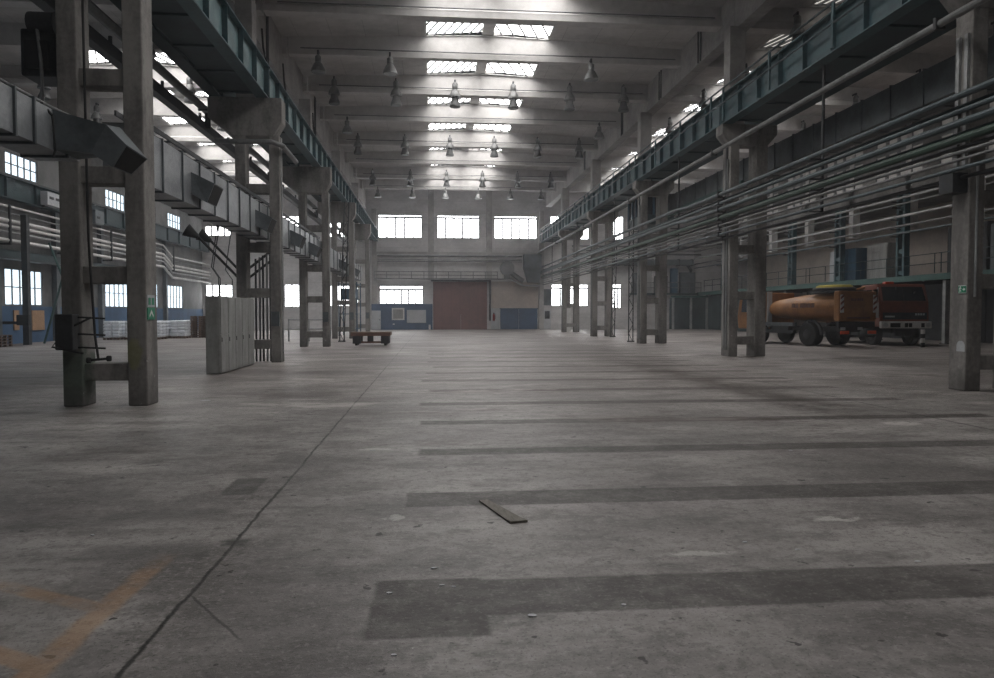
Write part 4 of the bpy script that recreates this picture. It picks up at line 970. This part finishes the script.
# ------------------------------------------------------------------ lattice masts and far clutter on the truck side
def mast(x, y, h, label, lean=(0, 0)):
    t = thing('lattice_mast', (x, y, 0), label, 'mast', 'lattice masts by the columns')
    for d in (-.13, .13): MB().tube([(x + d, y, 0), (x + d + lean[0], y + lean[1], h)], .035, 6).build('chord', 'darkmetal', t)
    b = MB(); n = int(h / .5)
    for i in range(n):
        s = 1 if i % 2 else -1; f0, f1 = i / n, (i + 1) / n
        b.tube([(x - .13 * s + lean[0] * f0, y, h * f0), (x + .13 * s + lean[0] * f1, y, h * f1)], .02, 5)
    b.build('lacing', 'darkmetal', t); MB().box(x - .2, x + .2, y - .08, y + .08, 0, .08).build('foot', 'darkmetal', t)
mast(12.65, 50.0, 7.2, 'dark lattice mast by the fourth column of the exit sign row', (.15, 0))
mast(11.56, 41.4, 7.2, 'dark lattice mast just past the third column of the exit sign row', (0, 0))
mast(-5.35, 43.0, 8.2, 'lattice mast between far columns of the cabinet row', (.35, 0))

# ------------------------------------------------------------------ tanker truck (rear toward the viewer)
def wheel_mb(x, y, r, w, hub=True):
    return MB().add(*lathe_x([(r * .55, -w / 2), (r * .94, -w / 2), (r, -w / 2 + .05), (r, w / 2 - .05), (r * .94, w / 2), (r * .55, w / 2)], x, y, r))
def lathe_x(prof, x, y, z, n=24):
    vs = [(x + a, y + r * cos(tau * k / n), z + r * sin(tau * k / n)) for r, a in prof for k in range(n)]
    fs = [(i * n + k, i * n + (k + 1) % n, (i + 1) * n + (k + 1) % n, (i + 1) * n + k) for i in range(len(prof) - 1) for k in range(n)]
    fs += [tuple(range(n - 1, -1, -1)), tuple((len(prof) - 1) * n + k for k in range(n))]
    return vs, fs
def placed(t, mtx):
    return lambda b, name, m, smooth=False, bevel=0, par=None: b.xf(mtx).build(name, m, par or t, smooth, bevel)
# local frame: x across (0..2.45, viewer's left to right), y forward (0 = tail), z up
mtx = Matrix.Translation((19.75, 33.6, 0)) @ Matrix.Rotation(radians(15), 4, 'Z')
t = thing('tanker_truck', (19.75, 33.6, 0), 'orange tanker lorry parked with its tail outward behind the pipe bundle', 'truck')
P = placed(t, mtx)
P(MB().box(.75, 1.7, .3, 7.2, .75, 1.0), 'chassis', 'darkmetal')
# tank: elliptical, tapering to the front
def ell(y, rx, rz, cz, n=24): return [(1.22 + rx * cos(tau * k / n), y, cz + rz * sin(tau * k / n)) for k in range(n)]
rings = [ell(.30, 1.16, .74, 1.99), ell(.7, 1.2, .77, 1.99), ell(3.2, 1.16, .70, 1.97), ell(5.2, .92, .50, 1.92), ell(5.45, .7, .36, 1.92)]
n = 24; vs = [v for r in rings for v in r]
fs = [(i * n + k, i * n + (k + 1) % n, (i + 1) * n + (k + 1) % n, (i + 1) * n + k) for i in range(4) for k in range(n)] + [tuple(range(n)), tuple(4 * n + k for k in range(n))]
P(MB().add(vs, fs), 'tank', 'orange', True)
# rear equipment cabinet with chevron corners
P(MB().box(0.02, 2.43, .0, .34, 1.3, 2.78), 'rear_cabinet', 'orange', bevel=.05)
P(MB().box(.1, 2.35, -.03, 0, 2.0, 2.68), 'rear_door', 'orange', bevel=.01); P(MB().box(.1, 2.35, -.03, 0, 1.36, 1.96), 'rear_door', 'orange', bevel=.01)
P(MB().box(.5, 1.95, -.06, -.03, 1.42, 1.5), 'rear_rail', 'rust')
for x0 in (.06, 2.17):
    P(MB().box(x0, x0 + .22, -.05, -.03, 1.72, 2.6), 'chevron_board', 'white')
    for i in range(3): P(MB().prism([(x0, 1.80 + .28 * i), (x0 + .22, 1.95 + .28 * i), (x0 + .22, 2.07 + .28 * i), (x0, 1.92 + .28 * i)], 'y', -.058, -.05), 'chevron_stripe', 'orangered')
# illegible dark strokes of the faded lettering
for i, (a, w) in enumerate(((.75, .1), (.88, .06), (.98, .1), (1.14, .1), (1.28, .1), (1.42, .08))):
    P(MB().box(a, a + w, -.036, -.03, 2.3, 2.42), 'faded_lettering', 'rust')
for i, (a, w) in enumerate(((1.7, .22), (1.98, .16), (2.3, .2), (2.55, .2), (2.8, .2), (3.06, .2))):
    P(MB().hull8([(.06, 4.9 - a, 1.98), (.06, 4.9 - a - w, 1.98), (.08, 4.9 - a - w, 2.2), (.08, 4.9 - a, 2.2)], [(.02, 4.9 - a, 1.98), (.02, 4.9 - a - w, 1.98), (.05, 4.9 - a - w, 2.2), (.05, 4.9 - a, 2.2)]), 'faded_lettering', 'rust')
P(MB().box(.05, 2.4, .05, .2, .95, 1.28), 'tail_beam', 'darkmetal'); P(MB().box(.1, 2.35, -.02, .1, .5, .62), 'underrun_bar', 'darkmetal')
for x0 in (.08, 1.83): P(MB().box(x0, x0 + .54, -.08, -.02, .66, .82), 'tail_lamp', 'lensred', bevel=.02)
for x0 in (.1, 1.2): P(MB().box(x0, x0 + .28, -.06, -.02, .86, 1.0), 'number_plate', 'palegrey')
for x in (.32, 2.12):
    for w in ((.0,) ):
        wh = P(wheel_mb(x, 2.1, .6, .55), 'wheel', 'black', True)
        P(MB().add(*lathe_x([(.12, -.33), (.24, -.30), (.27, -.26), (.27, .26)], x, 2.1, .6)), 'hub', 'darkmetal', True, par=wh)
    P(wheel_mb(x, 5.9, .56, .32), 'wheel', 'black', True)
    P(MB().tube([(x, 2.1 + .72 * cos(a), .58 + .72 * sin(a)) for a in [pi * i / 8 for i in range(9)]], .09, 8), 'mudguard', 'darkmetal', True)
P(MB().box(-.02, .2, 3.0, 5.2, .62, .78), 'side_guard', 'darkmetal'); P(MB().box(-.02, .2, 3.0, 5.2, 1.0, 1.2), 'side_guard', 'galvdark')
P(MB().box(.0, .35, 3.4, 4.6, .78, 1.0), 'side_locker', 'darkmetal')
# cab
P(MB().prism([(5.6, .8), (7.5, .8), (7.6, 1.5), (7.35, 2.75), (5.6, 2.85)], 'x', .03, 2.42), 'cab', 'orange', bevel=.06)
P(MB().prism([(6.1, 1.75), (7.2, 1.75), (7.1, 2.55), (6.1, 2.6)], 'x', .0, .03), 'cab_window', 'glassdark')
P(MB().box(.45, .75, 5.5, 5.6, .9, 2.9), 'exhaust_stack', 'palegrey')
# hose cradle on the roof
P(MB().tube([(.9 + .55 * cos(a), 1.2 + .9 * sin(a), 2.98) for a in [tau * i / 20 for i in range(20)]], .13, 8, True), 'coiled_hose', 'yellow', True)
P(MB().tube([(.9 + .75 * cos(a), 1.2 + 1.1 * sin(a), 2.90) for a in [tau * i / 20 for i in range(20)]], .08, 8, True), 'hose_rim', 'darkmetal', True)
P(MB().box(.3, 2.1, .3, 2.3, 2.74, 2.84), 'roof_walkway', 'galvdark')

# ------------------------------------------------------------------ second lorry, cab toward the viewer
mtx = Matrix.Translation((22.9, 35.1, 0)) @ Matrix.Rotation(radians(-3), 4, 'Z') @ Matrix.Scale(1.04, 4)
t = thing('orange_lorry', (22.9, 35.1, 0), 'red orange lorry with its cab facing out beside the tanker', 'truck')
P = placed(t, mtx)
P(MB().prism([(.05, .95), (1.9, .95), (1.9, 3.05), (.45, 3.08), (.12, 2.2)], 'x', 0, 2.5), 'cab', 'orangered', bevel=.07)
P(MB().hull8([(.18, .10, 2.24), (2.32, .10, 2.24), (2.28, .36, 2.94), (.22, .36, 2.94)], [(.18, .14, 2.24), (2.32, .14, 2.24), (2.28, .40, 2.94), (.22, .40, 2.94)]), 'windshield', 'glassdark')
P(MB().hull8([(1.22, .09, 2.24), (1.26, .09, 2.24), (1.26, .345, 2.94), (1.22, .345, 2.94)], [(1.22, .13, 2.24), (1.26, .13, 2.24), (1.26, .40, 2.94), (1.22, .40, 2.94)]), 'windshield_bar', 'black')
P(MB().prism([(.7, 2.0), (1.6, 2.0), (1.6, 2.8), (.8, 2.8)], 'x', -.02, .0), 'side_window', 'glassdark')
P(MB().box(.15, 2.35, .03, .1, 1.32, 1.66), 'grille', 'darkmetal')
P(MB().box(.22, .72, .015, .03, 1.42, 1.50), 'name_badge', 'palegrey')
for i in range(4): P(MB().box(1.75 + .13 * i, 1.84 + .13 * i, .015, .03, 1.52, 1.62), 'grille_letter', 'palegrey')
P(MB().box(-.02, 2.52, -.12, .1, .88, 1.22), 'bumper', 'white', bevel=.03)
for x0 in (.42, 1.15, 1.35, 1.98): P(MB().box(x0, x0 + (.5 if x0 == .42 else .16), -.14, -.12, .93, 1.14), 'bumper_recess', 'black')
for x0 in (.06, 2.2): P(MB().cyl((x0 + .12, -.16, 1.05), (x0 + .12, -.12, 1.05), .11, 16), 'headlamp', 'palegrey')
P(MB().box(-.16, -.02, .15, .25, 1.4, 2.15), 'side_mirror', 'white'); P(MB().tube([(.0, .3, 2.9), (-.12, .2, 2.2)], .04, 8), 'mirror_arm', 'white')
P(MB().box(-.3, -.1, .12, .2, 2.2, 2.8), 'side_mirror', 'black')
P(MB().box(.6, 1.9, .1, 6.5, .65, .95), 'chassis', 'darkmetal')
for x in (.3, 2.2):
    for y in (1.1, 5.3):
        wh = P(wheel_mb(x, y, .52, .34), 'wheel', 'black', True); P(MB().add(*lathe_x([(.12, -.2), (.26, -.18), (.26, .18), (.12, .2)], x, y, .52)), 'hub', 'darkmetal', True, par=wh)
P(MB().box(.05, 2.45, 2.1, 6.8, 1.1, 2.4), 'cargo_body', 'orange', bevel=.05)
P(MB().box(.5, .95, .5, .8, 3.08, 3.2), 'beacon', 'lensred', bevel=.04)
P(MB().box(.7, 1.7, -.1, .1, .5, .85), 'front_plate', 'darkmetal')
# tarpaulin boom between lorry tops
t = thing('boom_pipe', (21.5, 36, 2.9), 'orange boom resting on top between tanker and lorry', 'boom')
MB().tube([(22.0, 36.2, 2.86), (22.6, 36.3, 2.98), (22.85, 36.5, 3.05)], .09, 10).build('boom', 'orange', t, True)
# stand at the lorry's bumper
t = thing('bollard', (24.35, 33.9, 0), 'small black and white bollard beside the lorry bumper', 'bollard')
for i in range(4): MB().lathe([(.1, .22 * i), (.1, .22 * i + .215)], (24.35, 33.9, 0)).build('band', 'white' if i % 2 else 'black', t)

# ------------------------------------------------------------------ world, haze, camera
w = bpy.data.worlds.new('World'); S.world = w; w.use_nodes = True
nt = w.node_tree; bg = nt.nodes['Background']; bg.inputs[0].default_value = (.8, .9, 1, 1); bg.inputs[1].default_value = .6
HAZE = .0015
if HAZE:
    vs_ = nt.nodes.new('ShaderNodeVolumeScatter'); vs_.inputs['Density'].default_value = HAZE; vs_.inputs['Anisotropy'].default_value = .72
    vs_.inputs['Color'].default_value = (.93, .95, 1, 1)
    nt.links.new(vs_.outputs[0], nt.nodes['World Output'].inputs['Volume'])

cam = bpy.data.cameras.new('camera'); co = bpy.data.objects.new('camera', cam); COL.objects.link(co)
cam.sensor_width = 36; cam.lens = 720 / 994 * 36; cam.clip_end = 300
co.location = (0, 0, 1.7)
co.rotation_euler = (radians(90 - 2.068), 0, radians(-5.076))
S.camera = co
S.view_settings.view_transform = 'Standard'; S.view_settings.look = 'None'; S.view_settings.gamma = 1
S.view_settings.use_curve_mapping = False
S.view_settings.exposure = 0.24
S.cycles.max_bounces = 8; S.cycles.diffuse_bounces = 6; S.cycles.glossy_bounces = 3; S.cycles.volume_bounces = 1
S.cycles.use_denoising = True; S.cycles.denoising_prefilter = 'NONE'
S.cycles.sample_clamp_indirect = 6
